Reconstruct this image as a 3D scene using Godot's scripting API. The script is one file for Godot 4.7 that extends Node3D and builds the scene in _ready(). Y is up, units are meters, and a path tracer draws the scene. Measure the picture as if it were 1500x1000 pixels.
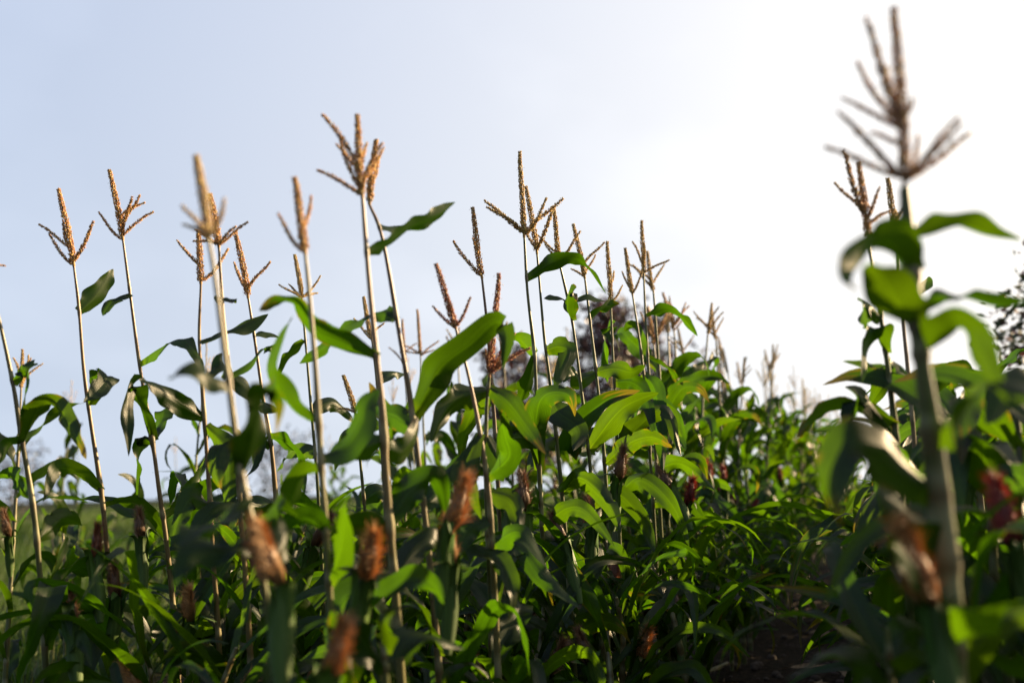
extends Node3D
# A corn patch seen from a path between two rows. Rows run along -z; metres; y up.

var M := {}
var numbers := {}
var rng := RandomNumberGenerator.new()

# ---------------------------------------------------------------- mesh helpers
class Acc:
	var v := PackedVector3Array()
	var n := PackedVector3Array()
	var uv := PackedVector2Array()
	var c := PackedColorArray()
	var i := PackedInt32Array()
	func put(p: Vector3, nn: Vector3, t: Vector2, col: Color) -> int:
		v.append(p); n.append(nn); uv.append(t); c.append(col)
		return v.size() - 1
	func tri(a: int, b: int, d: int) -> void:
		# front faces run clockwise; turn the triangle to agree with its normals
		if (v[d] - v[a]).cross(v[b] - v[a]).dot(n[a] + n[b] + n[d]) < 0.0:
			i.append(a); i.append(d); i.append(b)
		else:
			i.append(a); i.append(b); i.append(d)
	func add_to(m: ArrayMesh, mat: Material) -> void:
		if i.is_empty():
			return
		var a := []
		a.resize(Mesh.ARRAY_MAX)
		a[Mesh.ARRAY_VERTEX] = v; a[Mesh.ARRAY_NORMAL] = n; a[Mesh.ARRAY_TEX_UV] = uv
		a[Mesh.ARRAY_COLOR] = c; a[Mesh.ARRAY_INDEX] = i
		m.add_surface_from_arrays(Mesh.PRIMITIVE_TRIANGLES, a)
		m.surface_set_material(m.get_surface_count() - 1, mat)
	func mesh(mat: Material) -> ArrayMesh:
		var m := ArrayMesh.new()
		add_to(m, mat)
		return m

func lin(r: float, g: float, b: float) -> Color:
	return Color(r, g, b)

func part(called: String, m: Mesh, parent: Node3D, at := Transform3D.IDENTITY) -> MeshInstance3D:
	var o := MeshInstance3D.new()
	o.name = called
	o.mesh = m
	o.transform = at
	parent.add_child(o, true)
	return o

func numbered(called: String) -> String:
	var k: int = numbers.get(called, 0)
	numbers[called] = k + 1
	return called if k == 0 else "%s_%03d" % [called, k]

func thing(called: String, label: String, category: String, at: Vector3, group := "") -> Node3D:
	var o := Node3D.new()
	o.name = numbered(called)
	add_child(o)
	o.position = at
	tag(o, label, category, group)
	return o

func tag(o: Node, label: String, category: String, group := "", kind := "") -> void:
	o.set_meta("label", label)
	if category != "": o.set_meta("category", category)
	if group != "": o.set_meta("group", group)
	if kind != "": o.set_meta("kind", kind)

func spline(p: Array, t: float) -> Vector3:
	# Catmull-Rom through points, t in 0..1
	var k: int = p.size() - 1
	var f := clampf(t, 0.0, 1.0) * k
	var j := mini(int(f), k - 1)
	f -= j
	var p1: Vector3 = p[j]
	var p2: Vector3 = p[j + 1]
	var p0: Vector3 = p[j - 1] if j > 0 else p1 * 2.0 - p2
	var p3: Vector3 = p[j + 2] if j + 2 <= k else p2 * 2.0 - p1
	return 0.5 * ((2.0 * p1) + (p2 - p0) * f + (2.0 * p0 - 5.0 * p1 + 4.0 * p2 - p3) * f * f + (3.0 * p1 - p0 - 3.0 * p2 + p3) * f * f * f)

func blend(p: Array, t: float) -> Vector3:
	var k: int = p.size() - 1
	var f := clampf(t, 0.0, 1.0) * k
	var j := mini(int(f), k - 1)
	f -= j
	f = f * f * (3.0 - 2.0 * f)
	return (p[j] as Vector3).lerp(p[j + 1], f)

func basis_along(d: Vector3, roll := 0.0) -> Basis:
	# y runs along d
	var y := d.normalized()
	var x := y.cross(Vector3(0.31, 0.2, 0.93)).normalized()
	return Basis(x, y, x.cross(y)).rotated(y, roll)

func tube(a: Acc, pts: Array, rad: Array, cols: Array, sides: int, cap := true) -> void:
	var side := Vector3.ZERO
	var ring0 := -1
	var along := 0.0
	for k in pts.size():
		var t: Vector3 = ((pts[mini(k + 1, pts.size() - 1)] as Vector3) - (pts[maxi(k - 1, 0)] as Vector3)).normalized()
		if side == Vector3.ZERO:
			side = t.cross(Vector3(0.3, 0.1, 0.9)).normalized()
		side = (side - t * side.dot(t)).normalized()
		var other := t.cross(side)
		if k > 0:
			along += (pts[k] as Vector3).distance_to(pts[k - 1])
		var ring := a.v.size()
		for s in sides + 1:
			var an := TAU * s / sides
			var nn := side * cos(an) + other * sin(an)
			a.put((pts[k] as Vector3) + nn * rad[k], nn, Vector2(float(s) / sides, along * 4.0), cols[k])
		if k > 0:
			for s in sides:
				a.tri(ring0 + s, ring0 + s + 1, ring + s)
				a.tri(ring0 + s + 1, ring + s + 1, ring + s)
		if cap and k == pts.size() - 1:
			var e := a.put((pts[k] as Vector3) + t * float(rad[k]) * 0.5, t, Vector2(0.5, along * 4.0), cols[k])
			for s in sides:
				a.tri(ring + s, ring + s + 1, e)
		ring0 = ring

# ---------------------------------------------------------------- corn parts
func leaf(a: Acc, pts: Array, across: Array, width: float, r: RandomNumberGenerator, fine := true) -> void:
	# a strap blade: keeled near the stalk, rippled along both edges, drawn out to a point
	var nl := 26 if fine else 10
	var na := 8 if fine else 2
	var length := 0.0
	var last := spline(pts, 0.0)
	for k in 24:
		var q := spline(pts, (k + 1) / 24.0)
		length += q.distance_to(last)
		last = q
	var tone := r.randf_range(0.72, 1.3)
	var yellow := r.randf_range(-0.12, 0.2)
	var base_col := Color(LEAF.r * tone * (1.0 + yellow), LEAF.g * tone, LEAF.b * tone * (1.0 - 0.5 * yellow))
	var dry := r.randf() < 0.16
	var ph := [r.randf() * TAU, r.randf() * TAU, r.randf() * TAU, r.randf() * TAU]
	var fr := r.randf_range(10.0, 26.0) * length / 0.6
	var rip := r.randf_range(0.12, 0.42)
	var keel := r.randf_range(0.22, 0.5)
	var curl := r.randf_range(-0.25, 0.2)
	var sway := r.randf_range(-0.75, 0.75)
	var swing := r.randf_range(3.0, 7.5)
	var torn := r.randf() < 0.25
	var start := a.v.size()
	for k in nl + 1:
		var t := float(k) / nl
		var p := spline(pts, t)
		var tan := (spline(pts, minf(t + 0.02, 1.0)) - spline(pts, maxf(t - 0.02, 0.0))).normalized()
		var ac := blend(across, t)
		ac = (ac - tan * ac.dot(tan)).normalized()
		ac = ac.rotated(tan, sway * sin(t * swing + ph[0]) * smoothstep(0.0, 0.3, t))
		var nn := ac.cross(tan).normalized()
		var w := width * 0.5 * lerpf(0.42, 1.0, smoothstep(0.0, 0.28, t)) * pow(maxf(1.0 - pow(t, 2.4), 0.0), 0.75)
		w *= 1.0 + 0.05 * sin(t * 17.0 + ph[1])
		w = maxf(w, 0.0007)
		var kl := lerpf(keel * 1.6, keel * 0.6, smoothstep(0.0, 0.4, t)) + curl * t
		for s in na + 1:
			var u := float(s) / na * 2.0 - 1.0
			var au := absf(u)
			var g: float = ph[2] if u > 0.0 else ph[3]
			var lift := kl * au * w + rip * w * au * au * (sin(t * fr + g) + 0.5 * sin(t * fr * 2.3 + g * 1.7)) * smoothstep(0.04, 0.25, t)
			lift += 0.0025 * (1.0 - smoothstep(0.0, 0.2, au)) * -1.0 * (1.0 - t)
			var uu := u
			if torn and fine and s == na and k % 7 == 3:
				uu = 0.72
			var col := base_col
			if t < 0.07:
				col = col.lerp(Color(.12, .19, .035), 0.5)   # pale collar
			if dry and t > 0.86 - 0.06 * sin(u * 9.0 + ph[0]):
				col = Color(.15, .115, .05)   # withered tip
			elif dry and au > 0.9 and sin(t * 31.0 + g) > 0.55:
				col = Color(.15, .12, .05)   # withered edge
			a.put(p + ac * (uu * w) + nn * lift, nn, Vector2(u * 0.5 + 0.5, t * length / 0.5), col)
	for k in nl:
		for s in na:
			var q := start + k * (na + 1) + s
			a.tri(q, q + 1, q + na + 1)
			a.tri(q + 1, q + na + 2, q + na + 1)
	# smooth normals over the sheet
	for q in range(start, a.v.size()):
		var k := (q - start) / (na + 1)
		var s := (q - start) % (na + 1)
		var du := a.v[q + (1 if s < na else 0)] - a.v[q - (1 if s > 0 else 0)]
		var dv := a.v[q + ((na + 1) if k < nl else 0)] - a.v[q - ((na + 1) if k > 0 else 0)]
		var nn := du.cross(dv)
		if nn.length() > 1e-12:
			nn = nn.normalized()
			a.n[q] = nn if nn.dot(a.n[q]) > 0.0 else -nn

const STONES := {"tan": [Color(0.200, 0.124, 0.055), Color(0.133, 0.095, 0.030)], "olive": [Color(0.133, 0.106, 0.039), Color(0.073, 0.079, 0.019)],
	"pale": [Color(0.200, 0.169, 0.083), Color(0.100, 0.106, 0.030)], "pink": [Color(0.227, 0.149, 0.085), Color(0.110, 0.099, 0.030)],
	"pinkdark": [Color(0.147, 0.089, 0.050), Color(0.120, 0.095, 0.039)], "green": [Color(0.086, 0.095, 0.026), Color(0.080, 0.095, 0.023)]}

func stalk(a: Acc, pts: Array, nodes: Array, r0: float, r1: float, tone: String, r: RandomNumberGenerator, fine := true) -> void:
	# jointed cane: a swollen dark ring at each node, a paler sheath above it
	var length := 0.0
	for k in pts.size() - 1:
		length += (pts[k] as Vector3).distance_to(pts[k + 1])
	var count := int(length / (0.02 if fine else 0.12)) + 2
	var P := []
	var rad := []
	var cols := []
	var c: Array = STONES[tone]
	for k in count + 1:
		var t := float(k) / count
		P.append(spline(pts, t))
		var rr := lerpf(r0, r1, pow(t, 1.25))
		var col: Color = (c[1] as Color).lerp(c[0], smoothstep(0.35, 0.8, t))
		var blotch := 1.0 + 0.16 * sin(t * 47.0 + r0 * 900.0) * sin(t * 19.0)
		col = Color(col.r * blotch, col.g * blotch, col.b * blotch)
		for q in nodes:
			var dist: float = (t - float(q)) * length
			if dist >= 0.0 and dist < 0.16:
				rr *= 1.0 + 0.16 * (1.0 - dist / 0.16)
			if absf(dist) < 0.011:
				rr *= 1.14
				col = col.lerp(Color(.10, .07, .025), 0.75)
			elif dist > 0.0 and dist < 0.035:
				col = col.lerp(Color(.42, .40, .22), 0.35)
		rad.append(rr)
		cols.append(col)
	tube(a, P, rad, cols, 10 if fine else 4)

func spikelet(a: Acc, p: Vector3, d: Vector3, out: Vector3, l: float, w: float, col: Color) -> void:
	# one pointed floret: two ends and a ring of four
	var s := d.cross(out).normalized()
	var o := s.cross(d).normalized()
	var b := a.put(p, -d, Vector2.ZERO, col)
	var e := a.put(p + d * l, d, Vector2.ONE, col)
	var m := p + d * (l * 0.45)
	var k0 := a.put(m + s * w, s, Vector2.ZERO, col)
	var k1 := a.put(m + o * w * 0.8, o, Vector2.ZERO, col)
	var k2 := a.put(m - s * w, -s, Vector2.ZERO, col)
	var k3 := a.put(m - o * w * 0.8, -o, Vector2.ZERO, col)
	var ks := [k0, k1, k2, k3]
	for q in 4:
		a.tri(ks[q], ks[(q + 1) % 4], e)
		a.tri(ks[(q + 1) % 4], ks[q], b)

const TONES := {"tan": Color(.42, .215, .058), "olive": Color(.385, .245, .064), "pale": Color(.45, .315, .13), "red": Color(.34, .125, .055), "purple": Color(.35, .185, .075)}

func tassel_spike(tone: String, length: float, thick: float, bend: float, seed_: int, coarse := 1.0) -> ArrayMesh:
	# an axis closely set with florets, lying along +y from the origin
	var a := Acc.new()
	var r := RandomNumberGenerator.new()
	r.seed = seed_
	var base: Color = TONES[tone]
	var path := []
	for k in 7:
		var t := k / 6.0
		path.append(Vector3(bend * t * t * length, t * length, 0.15 * bend * sin(t * 5.0) * length))
	var ax := []
	var rad := []
	var cols := []
	for k in 13:
		ax.append(spline(path, k / 12.0))
		rad.append(lerpf(0.0024, 0.0012, k / 12.0) * (1.0 if thick < 0.0062 else 2.0))
		cols.append(base.lerp(Color(.26, .20, .07), 0.4))
	tube(a, ax, rad, cols, 5)
	var step := 0.0036 * coarse
	var s := length * 0.05
	var an := r.randf() * TAU
	while s < length:
		var t := s / length
		var p := spline(path, t)
		var d := (spline(path, minf(t + 0.03, 1.0)) - spline(path, maxf(t - 0.03, 0.0))).normalized()
		var per := (5 if thick > 0.0062 else 3) - (1 if sin(s * 260.0 + seed_) > 0.45 else 0)
		for q in per:
			an += 2.4 + r.randf_range(-0.35, 0.35)
			var x := d.cross(Vector3(0.2, 0.1, 1.0)).normalized()
			var out := x.rotated(d, an)
			var open := r.randf_range(0.25, 0.85)
			var dir := (d + out * open).normalized()
			var shade := r.randf_range(0.65, 1.3)
			var col := Color(base.r * shade, base.g * shade * r.randf_range(0.9, 1.1), base.b * shade * r.randf_range(0.7, 1.3))
			if r.randf() < 0.14:
				col = col.lerp(Color(.55, .46, .17), 0.6)
			elif r.randf() < 0.12:
				col = col.lerp(Color(.20, .07, .05), 0.6)
			var taper := 1.0 - 0.45 * pow(t, 3.0)
			spikelet(a, p + out * (thick * 0.40 * taper), dir, out, r.randf_range(0.0080, 0.0125) * taper * sqrt(coarse), r.randf_range(0.0024, 0.0034) * sqrt(coarse), col)
			if r.randf() < 0.10:
				# a spent anther hanging on its thread
				var ap := p + out * (thick * 0.8)
				spikelet(a, ap, (Vector3.DOWN + out * 0.5).normalized(), out, 0.006, 0.0008, Color(.50, .33, .16))
		s += step * r.randf_range(0.85, 1.15)
	return a.mesh(M.tassel)

const SILKS := [Color(0.383, 0.200, 0.068), Color(0.145, 0.072, 0.030), Color(0.255, 0.047, 0.038), Color(0.383, 0.187, 0.128), Color(0.221, 0.085, 0.038)]

func silk(kind: int, seed_: int) -> ArrayMesh:
	# a matted brush of drying threads round a lumpy heart, origin at the husk mouth
	var a := Acc.new()
	var r := RandomNumberGenerator.new()
	r.seed = seed_
	var base: Color = SILKS[kind]
	var nz := FastNoiseLite.new()
	nz.seed = seed_
	nz.frequency = 55.0
	var top := r.randf_range(0.075, 0.105)
	var sag := Vector3(r.randf_range(-.03, .03), 0, r.randf_range(-.03, .03))
	for k in 11:
		for s in 15:
			var la := -PI / 2 + PI * k / 10.0
			var an := TAU * s / 14.0
			var d := Vector3(cos(la) * cos(an), sin(la), cos(la) * sin(an))
			var q := Vector3(d.x * 0.0125 * (1.1 - 0.5 * d.y), d.y * top * 0.50, d.z * 0.0125 * (1.1 - 0.5 * d.y)) * (1.0 + 0.4 * nz.get_noise_3dv(d * 0.02)) + Vector3(0, top * 0.40, 0) + sag * (0.5 + 0.5 * d.y)
			var dk := 0.6 + 0.4 * nz.get_noise_3dv(d * 0.05 + Vector3.ONE)
			a.put(q, d, Vector2.ZERO, Color(base.r * dk, base.g * dk, base.b * dk))
	for k in 10:
		for s in 14:
			var q := k * 15 + s
			a.tri(q, q + 1, q + 15)
			a.tri(q + 1, q + 16, q + 15)
	for k in 1300:
		var an := r.randf() * TAU
		var out := Vector3(cos(an), 0, sin(an))
		var up := r.randf_range(0.1, 1.0)
		var hh := r.randf()
		var p := out * r.randf_range(0.003, 0.015) * (1.0 - 0.85 * pow(hh, 1.4)) + Vector3(0, hh * top * 0.92, 0) + sag * (0.3 + 0.5 * hh)
		var d := (out.rotated(Vector3.UP, r.randf_range(-.9, .9)) * r.randf_range(0.05, 0.55) + Vector3.UP * (up + 0.3) + sag * 14.0).normalized()
		var l := r.randf_range(0.014, 0.040)
		var side := d.cross(out.rotated(Vector3.UP, 1.1)).normalized() * r.randf_range(0.0004, 0.0009)
		var sh := r.randf_range(0.45, 1.7)
		var col := Color(base.r * sh, base.g * sh, base.b * sh)
		var prev := -1
		for q in 4:
			var nn := side.cross(d).normalized()
			var w := side * (1.0 - q * 0.28)
			var i0 := a.put(p - w, nn, Vector2.ZERO, col)
			a.put(p + w, nn, Vector2.ZERO, col)
			if prev >= 0:
				a.tri(prev, prev + 1, i0)
				a.tri(prev + 1, i0 + 1, i0)
			prev = i0
			p += d * l / 3.0
			d = (d + Vector3(r.randf_range(-.4, .4), -0.55, r.randf_range(-.4, .4)) * 0.55).normalized()
	return a.mesh(M.silk)

func husk(seed_: int) -> ArrayMesh:
	# overlapping wrapped leaves: ridged spindle with loose pointed tips, mouth at the origin, shank below
	var a := Acc.new()
	var r := RandomNumberGenerator.new()
	r.seed = seed_
	var ln := r.randf_range(0.17, 0.21)
	var fat := r.randf_range(0.021, 0.026)
	for k in 15:
		var t := k / 14.0
		var rr := fat * pow(sin(PI * clampf(0.10 + 0.80 * (1.0 - t), 0.0, 1.0)), 0.7) * lerpf(1.0, 0.75, 1.0 - t if t < 0.5 else 0.3)
		for s in 25:
			var an := TAU * s / 24.0
			var ridge := 1.0 + 0.035 * sin(an * 7.0 + t * 2.0) + 0.05 * sin(an * 3.0 + 1.0)
			var nn := Vector3(cos(an), 0.15, sin(an)).normalized()
			var st := 0.85 + 0.25 * sin(an * 19.0) * sin(an * 7.0)
			a.put(Vector3(cos(an) * rr * ridge, -ln * t, sin(an) * rr * ridge), nn, Vector2(s / 6.0, t), Color(.075 * st, .135 * st, .022 * st))
	for k in 14:
		for s in 24:
			var q := k * 25 + s
			a.tri(q, q + 1, q + 25)
			a.tri(q + 1, q + 26, q + 25)
	for k in 4:
		var an := k * 1.6 + r.randf()
		var out := Vector3(cos(an), 0, sin(an))
		var p0 := out * fat * 0.9 + Vector3(0, -ln * 0.5, 0)
		var p1 := out * fat * 0.85 + Vector3(0, -ln * 0.1, 0)
		var p2 := out * fat * r.randf_range(1.0, 1.5) + Vector3(0, r.randf_range(-0.005, 0.015), 0)
		var p3 := p2 + out * r.randf_range(0.01, 0.05) + Vector3(0, r.randf_range(-0.02, 0.03), 0)
		var sd := out.cross(Vector3.UP)
		leaf(a, [p0, p1, p2, p3], [sd, sd, sd, sd], 0.028, r)
	return a.mesh(M.husk)

var spikes := {}
var silks := []
var husks := []

func make_libraries() -> void:
	for tone in TONES:
		spikes[tone] = {
			"main": [tassel_spike(tone, 0.22, 0.0150, 0.05, 11), tassel_spike(tone, 0.22, 0.0135, -0.04, 12)],
			"side": [tassel_spike(tone, 0.14, 0.0058, 0.24, 21), tassel_spike(tone, 0.14, 0.0060, -0.2, 22), tassel_spike(tone, 0.14, 0.0056, 0.12, 23)]}
	for kind in SILKS.size():
		silks.append([silk(kind, 31 + kind), silk(kind, 51 + kind)])
	for k in 3:
		husks.append(husk(71 + k))

func put_tassel(plant: Node3D, base: Vector3, tip: Vector3, branches: Array, tone: String, fat := 1.0) -> void:
	# tassel > central_spike, tassel_branch ...
	var t := Node3D.new()
	t.name = "tassel"
	plant.add_child(t, true)
	t.position = base
	var ax := tip - base
	var lib: Dictionary = spikes[tone]
	part("central_spike", lib.main[rng.randi() % 2], t, Transform3D(basis_along(ax, rng.randf() * TAU) * Basis.from_scale(Vector3(fat, ax.length() / 0.22, fat)), Vector3.ZERO))
	for b in branches:
		var d: Vector3 = b[1] - b[0]
		var f := clampf(d.length() / 0.14, 0.75, 1.15) * fat
		part("tassel_branch", lib.side[rng.randi() % 3], t, Transform3D(basis_along(d, rng.randf() * TAU) * Basis.from_scale(Vector3(f, d.length() / 0.14, f)), b[0] - base))

func put_ear(plant: Node3D, mouth: Vector3, tilt: Vector3, kind: int) -> void:
	# ear > husk, silk
	var e := Node3D.new()
	e.name = "ear"
	plant.add_child(e, true)
	e.transform = Transform3D(basis_along(tilt, rng.randf() * TAU), mouth)
	part("husk", husks[rng.randi() % husks.size()], e)
	part("silk", silks[kind][rng.randi() % 2], e, Transform3D(Basis.from_scale(Vector3.ONE * rng.randf_range(0.9, 1.25)), Vector3(0, -0.002, 0)))

func vecs(a: Array) -> Array:
	var out := []
	for k in a.size() / 3:
		out.append(Vector3(a[k * 3], a[k * 3 + 1], a[k * 3 + 2]))
	return out

func nearest_t(pts: Array, p: Vector3) -> float:
	var best := 1e9
	var bt := 0.0
	for k in 121:
		var d := spline(pts, k / 120.0).distance_squared_to(p)
		if d < best:
			best = d; bt = k / 120.0
	return bt

func build_measured_plants() -> void:
	for h in HEROES:
		var at := Vector3(h[1][0], h[1][1], h[1][2])
		var o := thing("corn_plant", h[0], "corn plant", at, "tasselled corn plants standing singly" if h[3].size() else "")
		var pts := vecs(h[2])
		var nodes := []
		for l in h[6]:
			nodes.append(nearest_t(pts, Vector3(l[1][0], l[1][1], l[1][2])))
		for k in 4:
			nodes.append(0.06 + 0.09 * k)
		var a := Acc.new()
		var sr: float = h[8]
		stalk(a, pts, nodes, sr * 0.84, sr * 0.32, h[5], rng)
		part("stalk", a.mesh(M.stalk), o)
		for l in h[6]:
			var la := Acc.new()
			leaf(la, vecs(l[1]), vecs(l[2]), l[0], rng)
			part("leaf", la.mesh(M.leaf), o)
		if h[3].size():
			var br := []
			for b in h[3][3]:
				br.append([Vector3(b[0], b[1], b[2]), Vector3(b[3], b[4], b[5])])
			put_tassel(o, pts[-1], Vector3(h[3][0], h[3][1], h[3][2]), br, h[4], h[9])
		for e in h[7]:
			var m := Vector3(e[0], e[1], e[2])
			put_ear(o, m, Vector3(cos(0.38) * e[3], 1.0, sin(0.38) * e[3]), int(e[4]))
		# lower leaves hidden in the stand
		for k in (2 if at.length() < 2.1 else 5):
			var t := 0.08 + 0.06 * k
			var la := Acc.new()
			wild_leaf(la, spline(pts, t), rng.randf() * TAU, rng.randf_range(0.3, 0.55) * (0.6 if at.length() < 2.1 else 1.0), rng)
			part("leaf", la.mesh(M.leaf), o)

func wild_leaf(a: Acc, p: Vector3, az: float, length: float, r: RandomNumberGenerator, fine := true, width := 0.0) -> void:
	# rises from the stalk, arches over and hangs; twisted by the wind
	var out := Vector3(cos(az), 0, sin(az))
	var sd := out.cross(Vector3.UP)
	var el := r.randf_range(0.75, 1.25)
	var fall := r.randf_range(1.2, 3.4)
	var drift := r.randf_range(-0.7, 0.7)
	var kink := r.randf_range(0.35, 0.75)
	var sharp := r.randf_range(-0.2, 1.9)
	var pts := []
	var ac := []
	var q := p
	var twist := r.randf_range(-2.4, 2.4)
	var n := 7
	var wag := r.randf() * TAU
	for k in n + 1:
		var t := float(k) / n
		pts.append(q)
		var e := el - fall * t * t * 0.75 - sharp * smoothstep(kink - 0.12, kink + 0.12, t)
		var o2 := out.rotated(Vector3.UP, drift * t)
		var d := o2 * cos(e) + Vector3.UP * sin(e)
		ac.append(sd.rotated(Vector3.UP, drift * t).rotated(d.normalized(), twist * t))
		q += (d + sd * 0.35 * sin(t * 5.0 + wag)) * (length / n)
	leaf(a, pts, ac, width if width > 0.0 else r.randf_range(0.052, 0.088), r, fine)

func plant_shape(seed_: int, tall: bool, height: float) -> Dictionary:
	# one growth form: where its stalk, leaves, tassel and ears are
	var r := RandomNumberGenerator.new()
	r.seed = seed_
	var pts := []
	var lean := Vector3(r.randf_range(-0.09, 0.0), 0, r.randf_range(-0.04, 0.04))
	for k in 6:
		var t := k / 5.0
		pts.append(Vector3(0, height * t, 0) + lean * t * t * 1.6 + Vector3(r.randf_range(-.012, .012), 0, r.randf_range(-.012, .012)) * t)
	var az := r.randf() * TAU
	var leaves := []
	var count := 11 if tall else 10
	for k in count:
		var f := float(k) / (count - 1)
		var t := lerpf(0.12 if tall else 0.07, 0.80 if tall else 0.93, f)
		az += PI + r.randf_range(-0.6, 0.6)
		var ln := 0.26 + 0.24 * sin(PI * (0.15 + 0.7 * f))
		var wd := r.randf_range(0.058, 0.088)
		if height < 0.7:
			ln = 0.5 + 0.2 * sin(PI * f)
			wd = r.randf_range(0.038, 0.06)
		leaves.append([t, az, ln * r.randf_range(0.8, 1.2), r.randi(), wd])
	return {"pts": pts, "leaves": leaves, "height": height, "tall": tall, "seed": seed_, "r": r}

func detailed_plant(s: Dictionary, tone: String, stone: String) -> Node3D:
	var r: RandomNumberGenerator = s.r
	var o := Node3D.new()
	o.name = "corn_plant"
	var nodes := []
	for l in s.leaves:
		nodes.append(l[0])
	var a := Acc.new()
	stalk(a, s.pts, nodes, 0.0115, 0.0045, stone, r)
	part("stalk", a.mesh(M.stalk), o)
	for l in s.leaves:
		var la := Acc.new()
		r.seed = l[3]
		wild_leaf(la, spline(s.pts, l[0]), l[1], l[2], r, true, l[4])
		part("leaf", la.mesh(M.leaf), o)
	if s.tall:
		var b: Vector3 = s.pts[-1]
		var br := []
		for k in r.randi_range(3, 6):
			var an := r.randf() * TAU
			var st := b + Vector3(0, r.randf() * 0.05, 0)
			br.append([st, st + Vector3(cos(an) * r.randf_range(.04, .1), r.randf_range(.08, .14), sin(an) * r.randf_range(.04, .1))])
		put_tassel(o, b, b + Vector3(r.randf_range(-.04, .02), r.randf_range(.17, .22), r.randf_range(-.02, .02)), br, tone)
	for k in (1 if s.tall else r.randi_range(0, 1)):
		var an := r.randf() * TAU
		var d := Vector3(cos(an), 0, sin(an))
		put_ear(o, spline(s.pts, r.randf_range(0.40, 0.5)) + d * 0.07 + Vector3(0, 0.12, 0), Vector3.UP + d * r.randf_range(0.25, 0.5), r.randi() % SILKS.size())
	return o

func simple_plant(s: Dictionary, tone: String, stone: String) -> ArrayMesh:
	# the same growth form for plants too far off to show their parts
	var r: RandomNumberGenerator = s.r
	var m := ArrayMesh.new()
	var a := Acc.new()
	stalk(a, s.pts, [], 0.0115, 0.0045, stone, r, false)
	a.add_to(m, M.stalk)
	var la := Acc.new()
	for l in s.leaves:
		r.seed = l[3]
		wild_leaf(la, spline(s.pts, l[0]), l[1], l[2], r, false, l[4])
	la.add_to(m, M.leaf)
	if s.tall:
		var ta := Acc.new()
		var b: Vector3 = s.pts[-1]
		for k in 6:
			var an := r.randf() * TAU
			var d := (Vector3(cos(an), 0, sin(an)) * (0.0 if k == 0 else r.randf_range(.3, .7)) + Vector3.UP).normalized()
			var l := 0.21 if k == 0 else 0.13
			var t := 0.0
			while t < l:
				var c: Color = (TONES[tone] as Color).lerp(Color(.5, .4, .16), 0.5)
				var sh := r.randf_range(0.7, 1.3)
				spikelet(ta, b + d * t, (d + Vector3(r.randf_range(-.4, .4), 0, r.randf_range(-.4, .4))).normalized(), d.cross(Vector3(0.1, 0.2, 1)), 0.018, 0.0055 if k == 0 else 0.0035, Color(c.r * sh, c.g * sh, c.b * sh))
				t += 0.009
		ta.add_to(m, M.tassel)
	return m

var forms := {}

func row(x: float, z0: float, z1: float, gap: float, kinds: Array, label: String, group: String, near: float, keep := 1.0, scales := [0.92, 1.08], spread := 0.09) -> void:
	var z := z0
	while z > z1:
		z -= gap * rng.randf_range(0.7, 1.3)
		var at := Vector3(x + rng.randf_range(-spread, spread), 0, z)
		var kind: Array = forms[kinds[rng.randi() % kinds.size()]]
		var turn := rng.randf() * TAU
		var size := rng.randf_range(scales[0], scales[1])
		var pick := rng.randi() % kind.size()
		if rng.randf() > keep:
			continue
		var clash := false
		for h in HEROES:
			if Vector2(at.x - h[1][0], at.z - h[1][2]).length() < 0.10:
				clash = true
		if clash:
			continue
		var far := at.length() > near
		var o: Node3D
		if far:
			o = MeshInstance3D.new()
			(o as MeshInstance3D).mesh = kind[pick].far
		else:
			o = (kind[pick].near as Node3D).duplicate()
		o.name = numbered("corn_plant")
		add_child(o)
		o.transform = Transform3D(Basis(Vector3.UP, turn).scaled(Vector3.ONE * size), at)
		tag(o, label, "corn plant", group)

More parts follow.
